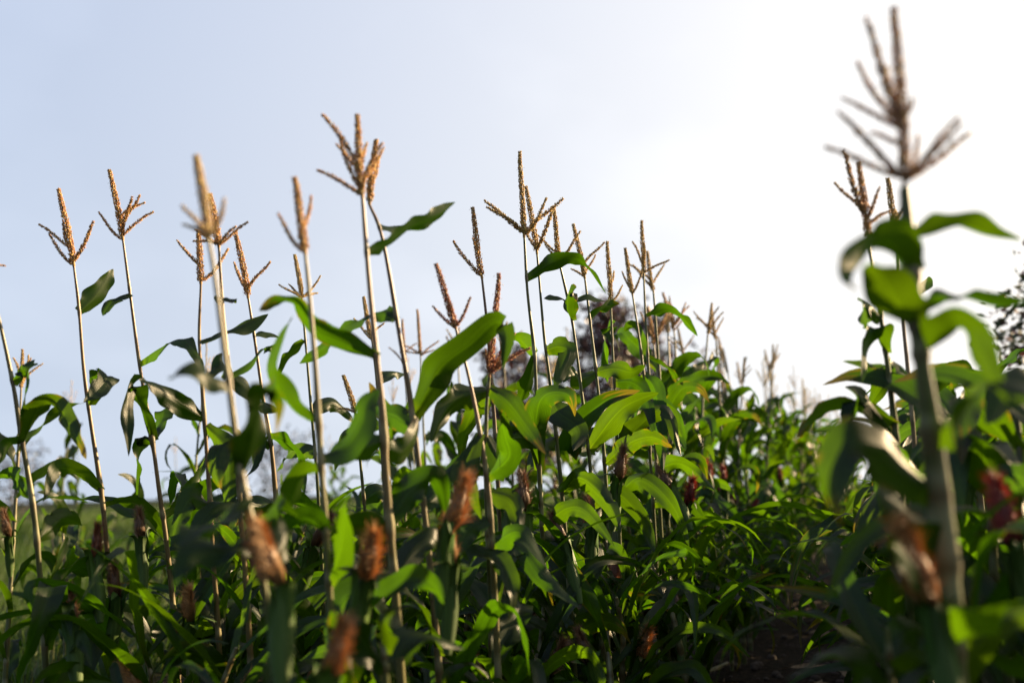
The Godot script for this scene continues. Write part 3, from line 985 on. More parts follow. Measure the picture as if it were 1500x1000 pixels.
# each: label, base, stalk points, tassel tip and branches, tassel tone, stalk tone, leaves (width, spine, across), ears, stalk radius, tassel fullness
const HEROES := [
	["tall tan corn stalk with one long tassel spike and a small dark pointed leaf",[-2.29,0,-2.454],[0,0,0,0,0.118,0.008,-.001,0.337,0.028,-.001,0.555,0.054,-.002,0.739,0.083,-.004,0.923,0.114,-.017,1.127,0.151,-.024,1.29,0.18,-.023,1.474,0.209,-.027,1.596,0.23],[-.046,1.829,0.275,[[-.031,1.649,0.24,-.089,1.728,0.286],[-.027,1.598,0.23,-.096,1.677,0.282],[-.028,1.61,0.233,0.079,1.706,0.247],[-.032,1.656,0.242,-.07,1.712,0.254]]],"tan","tan",[[0.068,[-.023,1.459,0.207,-.006,1.509,0.166,0.004,1.565,0.132,0.009,1.608,0.108],[0.06,0.62,0.78,-0.07,0.59,0.81,-0.21,0.52,0.83,-0.28,0.49,0.83]],
		[0.0782,[-.019,1.181,0.161,0.088,1.234,0.227,0.145,1.251,0.255,0.167,1.201,0.321,0.184,1.162,0.381],[-0.62,0.49,0.62,-0.58,0.52,0.63,-0.60,0.45,0.66,-0.55,0.59,0.59,-0.56,0.61,0.56]],
		[0.068,[-.004,0.923,0.114,-.01,0.983,0.212,-.028,0.984,0.269,-.006,0.897,0.328],[-0.95,-0.28,0.12,-0.88,-0.47,0.05,-0.25,-0.78,-0.57,-0.02,-0.57,-0.82]],
		[0.068,[-.004,0.877,0.106,0.028,0.89,0.029,0.045,0.835,-.059,0.036,0.745,-.149],[0.77,0.50,0.40,0.88,0.45,0.14,0.98,0.19,-0.11,0.95,0.18,-0.26]],
		[0.068,[-.001,0.663,0.071,-.01,0.706,0.172,-.015,0.673,0.242,0.024,0.589,0.322],[-0.81,-0.56,0.17,-0.60,-0.80,0.00,-0.00,-0.79,-0.62,0.12,-0.65,-0.75]]],[[-.002,0.733,0.137,-0.3,4],[0.055,0.617,0.096,0.2,1]],0.011,1],
	["tall tan corn stalk with tassel of upright side branches above a narrow arching leaf",[-2.138,0,-2.548],[0,0,0,-.002,0.117,0.007,-.007,0.336,0.023,-.013,0.555,0.045,-.022,0.773,0.075,-.03,0.918,0.101,-.038,1.085,0.131,-.054,1.292,0.171,-.065,1.521,0.211,-.072,1.683,0.24],[-.086,1.897,0.279,[[-.072,1.683,0.24,-.13,1.752,0.294],[-.073,1.704,0.244,0.006,1.802,0.294],[-.075,1.726,0.248,0.006,1.81,0.24],[-.073,1.697,0.242,0.005,1.78,0.231],[-.076,1.751,0.252,-.039,1.818,0.217]]],"tan","tan",[[0.068,[-.065,1.521,0.211,-.077,1.503,0.249,-.078,1.475,0.28,-.073,1.438,0.31],[0.96,-0.09,0.25,0.99,-0.10,0.12,1.00,0.05,-0.00,0.99,0.02,-0.14]],
		[0.068,[-.055,1.311,0.174,0.06,1.342,0.212,0.161,1.357,0.242,0.224,1.313,0.262,0.293,1.246,0.295],[-0.11,0.91,-0.40,-0.02,0.86,-0.51,0.33,0.46,-0.82,0.17,-0.25,-0.95,0.08,-0.37,-0.93]],
		[0.068,[-.037,1.071,0.128,-.023,1.183,0.204,-.02,1.241,0.248,0.001,1.137,0.278,0.039,1.02,0.308],[-0.98,0.00,0.19,-1.00,0.04,0.08,0.25,0.86,0.46,0.06,0.27,0.96,0.17,0.29,0.94]],
		[0.068,[-.037,1.057,0.126,-.076,1.086,0.124,-.138,0.984,0.082,-.216,0.791,-.008],[-0.49,-0.68,-0.55,-0.15,-0.35,0.92,0.20,-0.48,0.86,0.35,-0.51,0.79]],
		[0.068,[-.038,1.085,0.131,-.079,1.143,0.044,-.107,1.18,0.002,-.231,1.102,-.116],[-0.93,-0.13,0.35,-0.91,-0.32,0.25,-0.42,-0.70,0.58,-0.18,-0.73,0.67]],
		[0.068,[-.025,0.834,0.086,0.006,0.895,0.014,0.011,0.959,-.027,0.008,1.024,-.061],[0.20,0.70,0.69,0.16,0.63,0.76,0.05,0.50,0.86,0.05,0.47,0.88]]],[[-.055,0.787,0.145,-0.1,1]],0.011,1],
	["slender pale corn stalk with a bare upright spike and two spread side branches",[-1.936,0,-2.487],[0,0,0,0,0.121,0.008,0.002,0.341,0.027,0.003,0.559,0.052,0.005,0.717,0.077,0.01,0.874,0.1,0.014,1.15,0.142,0.018,1.347,0.172,0.035,1.512,0.191],[0.047,1.666,0.211,[[0.039,1.561,0.198,-.026,1.636,0.237],[0.036,1.52,0.192,0.109,1.603,0.136]]],"tan","tan",[[0.068,[0.018,1.347,0.172,0.057,1.379,0.105,0.092,1.41,0.038,0.121,1.448,-.017],[-0.87,0.37,-0.33,-0.88,0.37,-0.31,-0.90,0.33,-0.28,-0.91,0.30,-0.28]],
		[0.068,[0.013,1.127,0.139,-.003,1.161,0.228,-.005,1.204,0.326,-.01,1.218,0.381],[-0.08,-0.94,0.35,-0.02,-0.93,0.38,0.10,-0.93,0.35,0.26,-0.93,0.26]],
		[0.068,[0.013,1.104,0.135,0.103,1.028,0.154,0.151,0.912,0.198,0.173,0.82,0.244],[0.65,0.75,-0.07,0.82,0.58,-0.03,0.93,0.35,0.08,0.92,0.33,0.23]],
		[0.068,[0.01,0.874,0.1,-.022,0.895,0.145,-.036,0.839,0.178,-.036,0.764,0.21],[0.18,-0.84,0.52,0.67,-0.74,0.06,0.96,-0.21,-0.21,0.96,-0.11,-0.27]],
		[0.068,[0.009,0.835,0.094,0.005,0.882,-.006,0.018,0.864,-.123],[-0.99,0.08,0.07,-0.82,0.57,0.04,-0.46,0.87,-0.18]]],[[-.031,0.557,0.12,0.7,0]],0.011,1],
	["tan corn stalk with branched tassel and a curled narrow leaf beside it",[-1.755,0,-2.389],[0,0,0,0,0.212,0.014,0.001,0.431,0.033,0.002,0.649,0.059,0.003,0.836,0.088,0.007,1.042,0.119,0.004,1.229,0.15,0.003,1.434,0.183,0.006,1.58,0.205],[0.004,1.726,0.23,[[0.006,1.587,0.207,-.075,1.619,0.222],[0.006,1.586,0.206,0.088,1.643,0.215],[0.006,1.582,0.206,0.072,1.625,0.259],[0.006,1.587,0.207,-.015,1.622,0.279]]],"tan","tan",[[0.068,[0.004,1.229,0.15,0.04,1.269,0.104,0.063,1.315,0.061,0.069,1.303,0.044,0.051,1.28,0.031],[-0.86,0.41,-0.30,-0.90,0.29,-0.32,-0.92,0.28,-0.29,0.18,-0.69,0.70,0.03,-0.52,0.85]],
		[0.068,[0.004,1.229,0.15,0.024,1.252,0.202,0.024,1.242,0.231,0.041,1.195,0.294],[-0.01,-0.91,0.42,0.34,-0.94,0.07,0.98,-0.01,-0.18,0.98,0.17,-0.12]],
		[0.068,[0.004,1.229,0.15,0.029,1.197,0.1,0.043,1.154,0.046,0.065,1.135,0.002],[-0.14,0.80,-0.58,-0.06,0.80,-0.60,-0.06,0.83,-0.55,-0.16,0.87,-0.47]],
		[0.068,[0.003,1.434,0.183,0.029,1.437,0.196,0.057,1.417,0.213],[0.31,0.56,-0.77,0.49,0.01,-0.87,0.34,-0.30,-0.89]],
		[0.068,[0.007,1.057,0.122,-.006,1.031,0.17,0.016,0.966,0.213,0.058,0.912,0.242],[0.90,-0.43,0.01,1.00,0.01,-0.10,0.89,0.46,-0.02,0.78,0.62,0.04]],
		[0.068,[0.004,0.888,0.096,-.021,0.875,0.153,-.034,0.824,0.218,-.012,0.723,0.294],[0.84,-0.48,0.26,0.92,-0.38,0.09,0.99,-0.07,-0.14,0.94,-0.05,-0.34]]],[],0.011,1],
	["dull green corn stalk with tassel of three stiff spikes and thin leaf stub",[-1.847,0,-2.685],[0,0,0,0.001,0.14,0.009,0.003,0.359,0.028,0.005,0.578,0.053,0.008,0.785,0.085,0.008,1.034,0.124,-.004,1.2,0.155,-.014,1.387,0.189,-.021,1.497,0.21],[-.032,1.7,0.246,[[-.022,1.514,0.213,-.092,1.616,0.209],[-.022,1.521,0.214,0.058,1.608,0.209]]],"tan","tan",[[0.04,[-.014,1.387,0.189,-.002,1.398,0.143,0.007,1.394,0.104,0.009,1.379,0.07],[-0.94,0.31,-0.16,-0.88,0.44,-0.18,-0.69,0.67,-0.29,-0.56,0.74,-0.37]],
		[0.068,[0.005,1.075,0.132,0.07,1.052,0.128,0.113,1.005,0.132,0.149,0.903,0.156],[0.27,0.63,0.72,0.45,0.70,0.56,0.83,0.49,0.26,0.94,0.34,0.07]],
		[0.068,[0.007,1.047,0.127,-.006,1.074,0.166,0,0.991,0.201,-.009,0.951,0.227],[0.16,-0.79,0.59,0.99,-0.11,0.01,0.93,0.15,0.34,0.90,0.07,0.43]],
		[0.068,[0.008,0.868,0.098,0.042,0.876,0.019,0.054,0.809,-.078,0.032,0.729,-.152],[0.49,0.82,0.30,0.81,0.58,0.02,0.99,0.08,-0.13,0.98,-0.14,-0.13]],
		[0.068,[0.008,0.826,0.091,0.016,0.86,0.193,0.027,0.834,0.303],[-0.99,-0.06,0.10,-0.77,-0.64,0.09,-0.22,-0.95,-0.20]]],[[0.134,0.749,0.083,0.5,1]],0.011,1],
	["corn stalk leaning out past the tall pair with a broad arching leaf",[-2.279,0,-2.182],[0,0,0,0,0.152,0.01,0,0.371,0.03,0,0.589,0.056,0,0.851,0.097,-.014,1.057,0.136,-.026,1.226,0.168,-.045,1.385,0.201,-.061,1.488,0.224],[-.093,1.657,0.263,[[-.063,1.498,0.226,-.12,1.561,0.279],[-.072,1.542,0.236,-.053,1.569,0.204]]],"tan","olive",[[0.068,[-.026,1.226,0.168,0.025,1.268,0.182,0.051,1.219,0.191,0.071,1.123,0.221],[-0.50,0.75,-0.43,0.29,0.53,-0.80,0.20,0.31,0.93,-0.03,0.30,0.95]],
		[0.068,[-.014,1.057,0.136,0.096,1.142,0.19,0.175,1.151,0.204,0.27,1.069,0.231,0.34,1.001,0.257],[-0.12,-0.42,0.90,-0.27,-0.14,0.95,0.28,0.88,0.38,0.68,0.73,-0.02,0.71,0.69,-0.13]],
		[0.068,[-.015,1.071,0.138,-.021,1.056,0.163,-.023,1.034,0.189,-.017,0.982,0.234],[-0.40,-0.74,-0.54,-0.40,-0.70,-0.59,-0.36,-0.65,-0.67,-0.48,-0.61,-0.63]],
		[0.068,[-.004,0.902,0.107,-.139,0.967,0.049,-.269,0.971,0.007],[-0.32,-0.91,-0.26,-0.07,-0.90,-0.44,0.22,-0.66,-0.72]],
		[0.068,[0,0.786,0.087,-.032,0.847,-.028,-.037,0.824,-.11],[0.55,0.79,0.27,0.49,0.87,0.08,0.70,0.67,-0.23]]],[[0.113,0.571,0.061,-0.3,1]],0.011,1],
	["corn plant with pale stalk, fuzzy tassel and broad upright grey green leaf",[-1.046,0,-1.59],[0,0,0,-.005,0.149,0.012,-.015,0.367,0.035,-.028,0.585,0.067,-.047,0.811,0.11,-.062,0.942,0.137,-.07,1.109,0.167,-.077,1.276,0.196,-.082,1.348,0.21],[-.087,1.495,0.235,[[-.082,1.348,0.21,-.073,1.392,0.274],[-.082,1.349,0.21,0.004,1.388,0.247],[-.082,1.348,0.21,-.089,1.378,0.242]]],"pale","pale",[[0.068,[-.069,1.095,0.165,-.076,1.105,0.211,-.08,1.105,0.258,-.084,1.095,0.301],[0.67,-0.71,0.24,0.78,-0.60,0.15,0.93,-0.37,0.04,0.98,-0.19,0.03]],
		[0.075,[-.061,0.932,0.135,-.028,1,0.149,0.007,1.071,0.163,0.034,1.068,0.157,0.031,0.997,0.163],[-0.32,-0.04,0.95,-0.27,-0.06,0.96,-0.23,0.09,0.97,-0.93,-0.31,-0.21,-0.98,0.02,-0.21]],
		[0.068,[-.057,0.899,0.128,-.048,0.857,0.212,-.046,0.848,0.274,-.033,0.824,0.325],[0.99,-0.01,-0.11,1.00,-0.02,-0.08,0.99,0.05,-0.12,0.92,0.39,-0.05]],
		[0.068,[-.048,0.822,0.113,-.078,0.814,0.155,-.111,0.806,0.203,-.116,0.753,0.238],[0.59,-0.76,0.28,0.65,-0.69,0.32,0.92,-0.34,0.16,0.98,0.03,0.20]],
		[0.068,[-.042,0.755,0.099,-.051,0.83,0.013,-.103,0.88,-.016,-.087,0.852,-.085],[0.25,0.74,0.62,-0.03,0.67,0.74,0.36,0.93,0.07,0.95,0.28,0.09]]],[[0.02,0.757,0.129,0,0],[0.078,0.597,0.08,0,0]],0.011,1],
	["sturdy pale corn stalk with drooping strap leaf crossing behind it and soft tassel",[-1.161,0,-1.865],[0,0,0,0.003,0.215,0.013,0.006,0.434,0.031,0.011,0.653,0.056,0.015,0.806,0.078,0.017,0.959,0.102,0.022,1.154,0.131,0.022,1.322,0.157,0.021,1.388,0.168],[0.018,1.543,0.194,[[0.021,1.39,0.169,-.022,1.457,0.22],[0.02,1.438,0.177,0.029,1.506,0.131]]],"tan","pale",[[0.068,[0.019,1.041,0.114,-.029,1.07,0.128,-.063,1.119,0.138,-.081,1.167,0.143,-.052,1.247,0.127,-.042,1.273,0.121],[-0.53,-0.55,-0.65,-0.63,-0.46,-0.63,-0.74,-0.30,-0.60,-0.83,0.02,-0.55,-0.74,0.14,-0.65,-0.72,0.13,-0.69]],
		[0.075,[0.017,0.976,0.104,0.05,0.994,0.063,0.07,1.042,0.032,0.072,1.089,0.013,0.091,1.119,-.012],[-0.75,0.56,-0.35,-0.86,0.49,-0.17,-0.97,0.23,0.01,-0.94,0.33,0.12,-0.77,0.62,0.15]],
		[0.068,[0.017,0.947,0.1,-.04,0.933,0.091,-.092,0.877,0.064,-.171,0.849,0.051],[0.27,-0.65,-0.71,0.40,-0.17,-0.90,0.30,-0.01,-0.95,0.18,-0.08,-0.98]],
		[0.068,[0.015,0.819,0.08,0.001,0.85,0.127,-.021,0.845,0.166,-.026,0.8,0.203],[-0.97,-0.19,-0.18,-0.81,-0.55,-0.18,-0.11,-0.82,-0.57,0.30,-0.63,-0.71]],
		[0.068,[0.013,0.717,0.065,0.064,0.794,0.1,0.102,0.876,0.147,0.118,0.902,0.161],[-0.65,0.63,-0.43,-0.61,0.60,-0.52,-0.51,0.60,-0.62,-0.39,0.61,-0.69]]],[[0.11,0.736,0.083,0.3,0]],0.011,1],
	["tallest front corn plant with clustered many spiked tassel and bright leaf pointing skyward",[-1.128,0,-2.107],[0,0,0,0,0.217,0.014,0,0.436,0.034,0,0.654,0.06,0,0.87,0.094,0.005,1.084,0.126,0.002,1.254,0.155,0.001,1.407,0.18,0.002,1.561,0.204],[0.001,1.745,0.233,[[0.001,1.62,0.213,-.014,1.741,0.293],[0.002,1.577,0.206,-.058,1.684,0.243],[0.002,1.565,0.204,-.084,1.649,0.222],[0.002,1.577,0.206,0.055,1.674,0.251],[0.001,1.62,0.213,-.004,1.705,0.186],[0.001,1.615,0.212,-.055,1.7,0.201],[0.002,1.594,0.209,0.043,1.678,0.159]]],"tan","pink",[[0.068,[0.001,1.433,0.184,0.026,1.467,0.125,0.054,1.523,0.06,0.088,1.561,-.002,0.114,1.603,-.053],[0.63,0.52,0.57,0.55,0.54,0.63,0.55,0.52,0.65,0.55,0.51,0.66,0.49,0.53,0.69]],
		[0.075,[0.003,1.197,0.145,-.049,1.229,0.198,-.098,1.261,0.252,-.118,1.312,0.292,-.147,1.315,0.319,-.175,1.296,0.342],[-0.76,-0.35,-0.54,-0.77,-0.43,-0.47,-0.87,-0.39,-0.30,-0.85,-0.47,-0.24,-0.33,-0.72,-0.61,-0.10,-0.71,-0.70]],
		[0.068,[0.004,1.013,0.116,-.023,1,0.154,-.045,0.98,0.191,-.066,0.933,0.24],[-0.15,-0.90,-0.40,-0.20,-0.85,-0.49,-0.11,-0.75,-0.65,-0.24,-0.65,-0.73]],
		[0.068,[0.003,0.995,0.113,0.025,0.993,0.068,0.036,1.025,0.036,0.032,1.074,0.005],[0.59,0.76,0.26,0.18,0.89,0.42,-0.41,0.58,0.70,-0.56,0.42,0.72]],
		[0.0713,[0,0.834,0.089,0.033,0.899,0.051,0.081,0.929,0.005,0.078,0.833,-.052],[-0.82,0.54,0.21,-0.62,0.75,0.25,0.59,0.77,-0.24,0.95,0.13,-0.27]],
		[0.068,[0,0.798,0.083,-.037,0.834,0.147,-.066,0.828,0.185,-.092,0.787,0.227],[-0.72,-0.69,-0.02,-0.66,-0.72,-0.21,-0.20,-0.78,-0.59,-0.16,-0.65,-0.74]],
		[0.068,[0,0.708,0.069,0.014,0.771,-.016,0.037,0.784,-.077,0.032,0.713,-.162],[-0.99,0.13,-0.07,-0.87,0.49,0.03,0.15,0.92,-0.35,0.70,0.52,-0.49]]],[[0.147,0.744,0.069,0.1,0],[0.143,0.819,0.083,0.15,0]],0.013,1],
	["bare dark corn stalk leaning close behind the clustered tassel",[-1.149,0,-2.345],[0,0,0,-.001,0.139,0.008,-.004,0.359,0.023,-.008,0.578,0.044,-.014,0.796,0.073,-.019,0.966,0.102,-.026,1.136,0.132,-.038,1.289,0.161,-.051,1.46,0.194,-.063,1.554,0.213,-.082,1.614,0.23],[-.061,1.774,0.248,[[-.075,1.665,0.236,-.054,1.749,0.211]]],"tan","pinkdark",[[0.05,[-.063,1.554,0.213,-.082,1.586,0.111,-.097,1.613,0.019,-.111,1.646,-.08],[-0.95,0.19,0.24,-0.95,0.22,0.23,-0.96,0.19,0.21,-0.97,0.15,0.19]],
		[0.068,[-.041,1.332,0.169,-.109,1.354,0.148,-.217,1.329,0.111,-.33,1.285,0.067,-.419,1.257,0.037],[-0.40,-0.54,0.74,-0.17,-0.80,0.57,0.12,-0.89,0.43,0.16,-0.89,0.43,0.12,-0.88,0.46]],
		[0.0892,[-.024,1.079,0.122,0.028,1.159,0.125,0.067,1.211,0.125,0.138,1.259,0.114,0.202,1.308,0.106,0.227,1.276,0.096,0.214,1.192,0.098],[-0.79,0.50,0.36,-0.76,0.52,0.39,-0.61,0.71,0.37,-0.51,0.78,0.36,-0.13,0.95,0.27,-0.94,-0.12,0.31,-0.94,0.15,0.31]],
		[0.0686,[-.023,1.051,0.117,-.077,1.089,0.11,-.119,1.109,0.106,-.169,1.184,0.088],[-0.53,-0.68,0.51,-0.51,-0.80,0.31,-0.72,-0.62,0.32,-0.84,-0.52,0.14]],
		[0.068,[-.016,0.867,0.085,-.006,0.896,-.012,0.011,0.858,-.145],[-0.86,0.51,0.06,-0.59,0.80,-0.10,-0.40,0.87,-0.30]]],[],0.011,1],
	["pale green corn stalk with straight tall tassel over an arched ribbon leaf",[-1.154,0,-3.093],[0,0,0,0.001,0.057,0.003,0.004,0.277,0.016,0.009,0.496,0.034,0.015,0.715,0.057,0.024,0.952,0.091,0.031,1.147,0.119,0.039,1.32,0.144,0.034,1.514,0.177,0.038,1.691,0.203],[0.042,1.962,0.245,[[0.038,1.704,0.205,-.058,1.819,0.265],[0.038,1.706,0.206,-.024,1.785,0.307],[0.038,1.699,0.204,0.138,1.818,0.14],[0.038,1.697,0.204,0.142,1.78,0.225]]],"olive","green",[[0.068,[0.035,1.559,0.183,0.093,1.607,0.126,0.155,1.64,0.065,0.19,1.614,0.017,0.224,1.536,-.06],[0.12,0.70,0.71,0.29,0.62,0.72,0.67,0.40,0.62,0.83,-0.10,0.54,0.73,-0.29,0.61]],
		[0.068,[0.039,1.32,0.144,0,1.249,0.098,-.028,1.209,0.072,-.057,1.174,0.05],[0.27,0.41,-0.87,0.51,0.23,-0.83,0.62,0.03,-0.78,0.69,-0.13,-0.71]],
		[0.068,[0.039,1.32,0.144,-.019,1.373,0.107,-.065,1.384,0.087],[-0.34,-0.75,-0.56,-0.06,-0.71,-0.70,0.25,-0.50,-0.83]],
		[0.0742,[0.027,1.033,0.103,-.008,1.059,0.18,-.041,1.037,0.243,-.049,0.933,0.336],[-0.27,-0.94,0.19,-0.02,-1.00,0.02,0.70,-0.63,-0.33,0.74,-0.48,-0.47]],
		[0.0872,[0.024,0.952,0.091,0.053,1.121,0.179,0.096,1.185,0.203,0.167,1.18,0.203,0.19,1.112,0.213],[-0.97,0.04,0.24,-0.93,0.12,0.35,-0.49,0.82,0.30,0.62,0.79,-0.05,0.94,0.29,-0.16]],
		[0.0742,[0.02,0.853,0.077,-.002,0.889,0.151,-.033,0.849,0.219,-.016,0.75,0.293],[-0.62,-0.77,0.19,0.01,-1.00,-0.03,0.84,-0.43,-0.33,0.94,-0.08,-0.32]],
		[0.068,[0.017,0.774,0.066,0.116,0.833,0.103,0.188,0.822,0.121,0.285,0.721,0.167],[-0.39,0.86,-0.31,-0.18,0.95,-0.27,0.60,0.66,-0.44,0.75,0.59,-0.29]]],[[0.096,0.737,0.082,-0.3,1]],0.011,1],
	["thin green corn stalk with narrow tan tassel close to the straight tall one",[-1.13,0,-3.297],[0,0,0,0.001,0.197,0.013,0.001,0.416,0.032,0.003,0.635,0.058,0.004,0.84,0.09,0.001,1.067,0.127,-.004,1.25,0.158,-.01,1.409,0.186,-.01,1.678,0.229],[-.018,1.904,0.268,[[-.01,1.692,0.231,0.072,1.826,0.273],[-.01,1.691,0.231,-.042,1.762,0.309]]],"olive","green",[[0.0781,[-.008,1.356,0.177,0.038,1.364,0.183,0.072,1.345,0.184,0.057,1.275,0.217,0.041,1.221,0.245],[-0.18,0.98,0.03,0.13,0.99,-0.00,0.94,0.06,-0.35,0.89,-0.36,-0.27,0.91,-0.37,-0.19]],
		[0.0873,[-.002,1.189,0.148,0.032,1.143,0.174,0.113,1.085,0.222,0.115,1.013,0.291],[0.83,0.52,-0.20,0.72,0.68,-0.17,0.90,0.31,-0.29,0.88,-0.32,-0.36]],
		[0.068,[0.001,1.067,0.127,-.027,1.02,0.22,-.032,0.932,0.337],[0.71,-0.69,-0.13,0.94,-0.33,-0.06,0.99,0.11,0.12]],
		[0.0735,[0.004,0.878,0.096,0.08,0.929,0.128,0.181,0.849,0.159,0.234,0.753,0.201],[-0.62,0.69,0.39,0.14,0.99,0.05,0.78,0.56,-0.30,0.85,0.28,-0.45]]],[[0.105,0.766,0.092,0.1,1]],0.011,1],
	["thin green corn stalk with a crumpled dark leaf hanging near its tassel",[-1.074,0,-3.434],[0,0,0,0.001,0.139,0.009,0.003,0.359,0.028,0.006,0.577,0.052,0.01,0.788,0.085,0.012,0.976,0.114,0.007,1.164,0.146,-.006,1.469,0.199,-.03,1.662,0.24],[-.034,1.861,0.273,[[-.031,1.701,0.246,-.103,1.776,0.238],[-.031,1.677,0.242,0.053,1.765,0.254],[-.03,1.663,0.24,-.058,1.72,0.297]]],"olive","green",[[0.068,[-.006,1.469,0.199,-.009,1.511,0.236,0.016,1.563,0.269,0.041,1.524,0.276],[-0.88,0.28,-0.40,-0.83,0.44,-0.34,-0.03,0.96,-0.26,-0.60,-0.24,0.76]],
		[0.045,[-.014,1.533,0.213,-.032,1.544,0.283,-.058,1.53,0.339],[0.53,-0.81,0.26,0.72,-0.65,0.24,0.85,-0.45,0.29]],
		[0.045,[-.014,1.533,0.213,0.04,1.555,0.147,0.09,1.549,0.065],[-0.77,0.41,-0.49,-0.73,0.52,-0.45,-0.65,0.62,-0.44]],
		[0.0994,[0.008,1.132,0.14,-.04,1.059,0.167,-.051,1.024,0.175,0.007,1.114,0.19,0.108,1.19,0.191,0.219,1.215,0.177],[0.84,-0.54,-0.01,0.86,-0.50,-0.12,0.77,-0.48,-0.42,0.71,-0.65,-0.28,0.43,-0.90,-0.05,0.23,-0.96,0.15]],
		[0.0947,[0.01,1.023,0.122,0.116,1.134,0.147,0.18,1.177,0.153,0.276,1.206,0.153],[-0.73,0.66,0.17,-0.68,0.70,0.24,-0.41,0.89,0.22,-0.28,0.93,0.25]],
		[0.0757,[0.01,0.835,0.092,0.097,0.88,0.119,0.197,0.788,0.148,0.248,0.679,0.189],[-0.43,0.90,-0.12,0.30,0.93,-0.21,0.82,0.55,-0.17,0.90,0.43,-0.01]],
		[0.071,[0.011,0.882,0.099,-.005,0.929,0.21,-.035,0.886,0.336],[-0.81,-0.57,0.13,-0.07,-1.00,0.00,0.67,-0.73,-0.09]]],[[0.111,0.921,0.119,0.2,1]],0.011,1],
	["green corn stalk with one short upturned leaf below a frayed tassel",[-1.074,0,-3.582],[0,0,0,0.001,0.076,0.004,0.003,0.295,0.017,0.006,0.515,0.036,0.01,0.733,0.06,0.015,0.978,0.097,0.015,1.198,0.132,0.009,1.418,0.169,0.002,1.644,0.208],[-.017,1.84,0.247,[[-.002,1.692,0.218,0.079,1.769,0.206],[0,1.661,0.212,0.037,1.72,0.161],[0.002,1.648,0.209,-.043,1.696,0.2]]],"olive","green",[[0.068,[0.007,1.493,0.182,0.043,1.548,0.12,0.085,1.568,0.054],[0.12,0.71,0.70,0.53,0.56,0.64,0.80,0.22,0.56]],
		[0.068,[0.012,1.308,0.151,-.03,1.281,0.206,-.051,1.303,0.25,-.068,1.264,0.285],[0.57,-0.82,0.03,0.23,-0.97,0.09,0.39,-0.92,-0.01,0.88,-0.47,-0.09]],
		[0.0741,[0.012,1.308,0.151,0.08,1.316,0.145,0.14,1.301,0.136,0.191,1.322,0.135],[-0.13,0.99,-0.10,0.06,1.00,0.04,-0.03,0.97,0.23,-0.34,0.83,0.44]],
		[0.0988,[0.015,1.106,0.117,-.012,1.049,0.213,-.028,1.012,0.283],[0.69,-0.69,-0.22,0.65,-0.72,-0.24,0.60,-0.75,-0.26]],
		[0.0741,[0.015,0.978,0.097,0.121,1.045,0.153,0.216,1.064,0.185,0.292,1.025,0.21],[-0.60,0.77,0.20,-0.45,0.88,0.16,0.11,0.99,0.02,0.48,0.88,-0.08]],
		[0.068,[0.012,0.855,0.079,-.032,0.787,0.18,-.049,0.676,0.293],[0.40,-0.83,-0.39,0.56,-0.71,-0.43,0.68,-0.57,-0.46]]],[[0.022,0.562,0.082,0.3,3]],0.011,1],
	["green corn stalk topped by a lone straight spike beside the frayed tassel",[-1.093,0,-3.741],[0,0,0,0.001,0.042,0.002,0.005,0.262,0.015,0.012,0.481,0.032,0.02,0.7,0.054,0.033,0.954,0.089,0.045,1.183,0.121,0.051,1.387,0.151,0.059,1.578,0.178],[0.064,1.81,0.214,[[0.061,1.652,0.19,0.084,1.712,0.15],[0.06,1.585,0.179,0.113,1.643,0.15]]],"olive","green",[[0.068,[0.053,1.435,0.158,0.035,1.493,0.152,0.006,1.396,0.105,-.004,1.296,0.05],[-0.34,-0.02,0.94,-0.26,0.87,-0.41,-0.71,0.43,-0.56,-0.73,0.38,-0.56]],
		[0.0772,[0.048,1.285,0.136,0.113,1.281,0.134,0.163,1.227,0.132,0.199,1.073,0.15],[0.06,0.99,-0.09,0.44,0.89,-0.12,0.91,0.36,-0.21,0.97,0.22,-0.06]],
		[0.0874,[0.044,1.164,0.119,0.019,1.178,0.231,0.002,1.123,0.347],[-0.39,-0.92,0.03,0.20,-0.97,-0.14,0.66,-0.71,-0.24]],
		[0.0823,[0.037,1.031,0.1,0.129,1.115,0.123,0.238,1.172,0.134,0.293,1,0.156],[-0.68,0.64,0.35,-0.59,0.77,0.26,0.59,0.80,-0.10,0.91,0.25,-0.33]],
		[0.0772,[0.029,0.869,0.078,0.127,0.926,0.099,0.242,0.824,0.116,0.305,0.68,0.154],[-0.52,0.84,0.14,0.22,0.97,-0.05,0.81,0.54,-0.20,0.91,0.34,-0.22]]],[],0.011,1],
	["green corn stalk with leaning forked tassel in front of the dark tree",[-.998,0,-3.944],[0,0,0,0,0.031,0.001,0.003,0.25,0.015,0.006,0.469,0.033,0.011,0.688,0.057,0.017,0.926,0.093,0.021,1.191,0.133,0.018,1.404,0.168,0.005,1.637,0.211],[-.008,1.818,0.245,[[0.003,1.655,0.214,-.038,1.725,0.233],[0.004,1.642,0.212,0.061,1.71,0.255]]],"olive","green",[[0.068,[0.018,1.404,0.168,-.001,1.491,0.133,-.03,1.528,0.122,-.063,1.513,0.11],[-0.80,-0.37,-0.47,-0.79,-0.46,-0.41,-0.06,-0.81,-0.59,0.50,-0.51,-0.70]],
		[0.0749,[0.019,1.333,0.157,0.065,1.254,0.163,0.086,1.08,0.198,0.098,0.95,0.228],[0.86,0.47,-0.19,0.95,0.21,-0.23,0.97,0.06,-0.23,0.98,0.04,-0.22]],
		[0.0802,[0.021,1.191,0.133,0.097,1.187,0.142,0.163,1.077,0.167],[0.08,0.98,-0.20,0.64,0.75,-0.16,0.84,0.53,0.10]],
		[0.0909,[0.019,1.037,0.11,-.004,1.082,0.241,-.04,1.054,0.354],[-0.80,-0.59,0.06,-0.22,-0.98,0.02,0.51,-0.86,-0.05]],
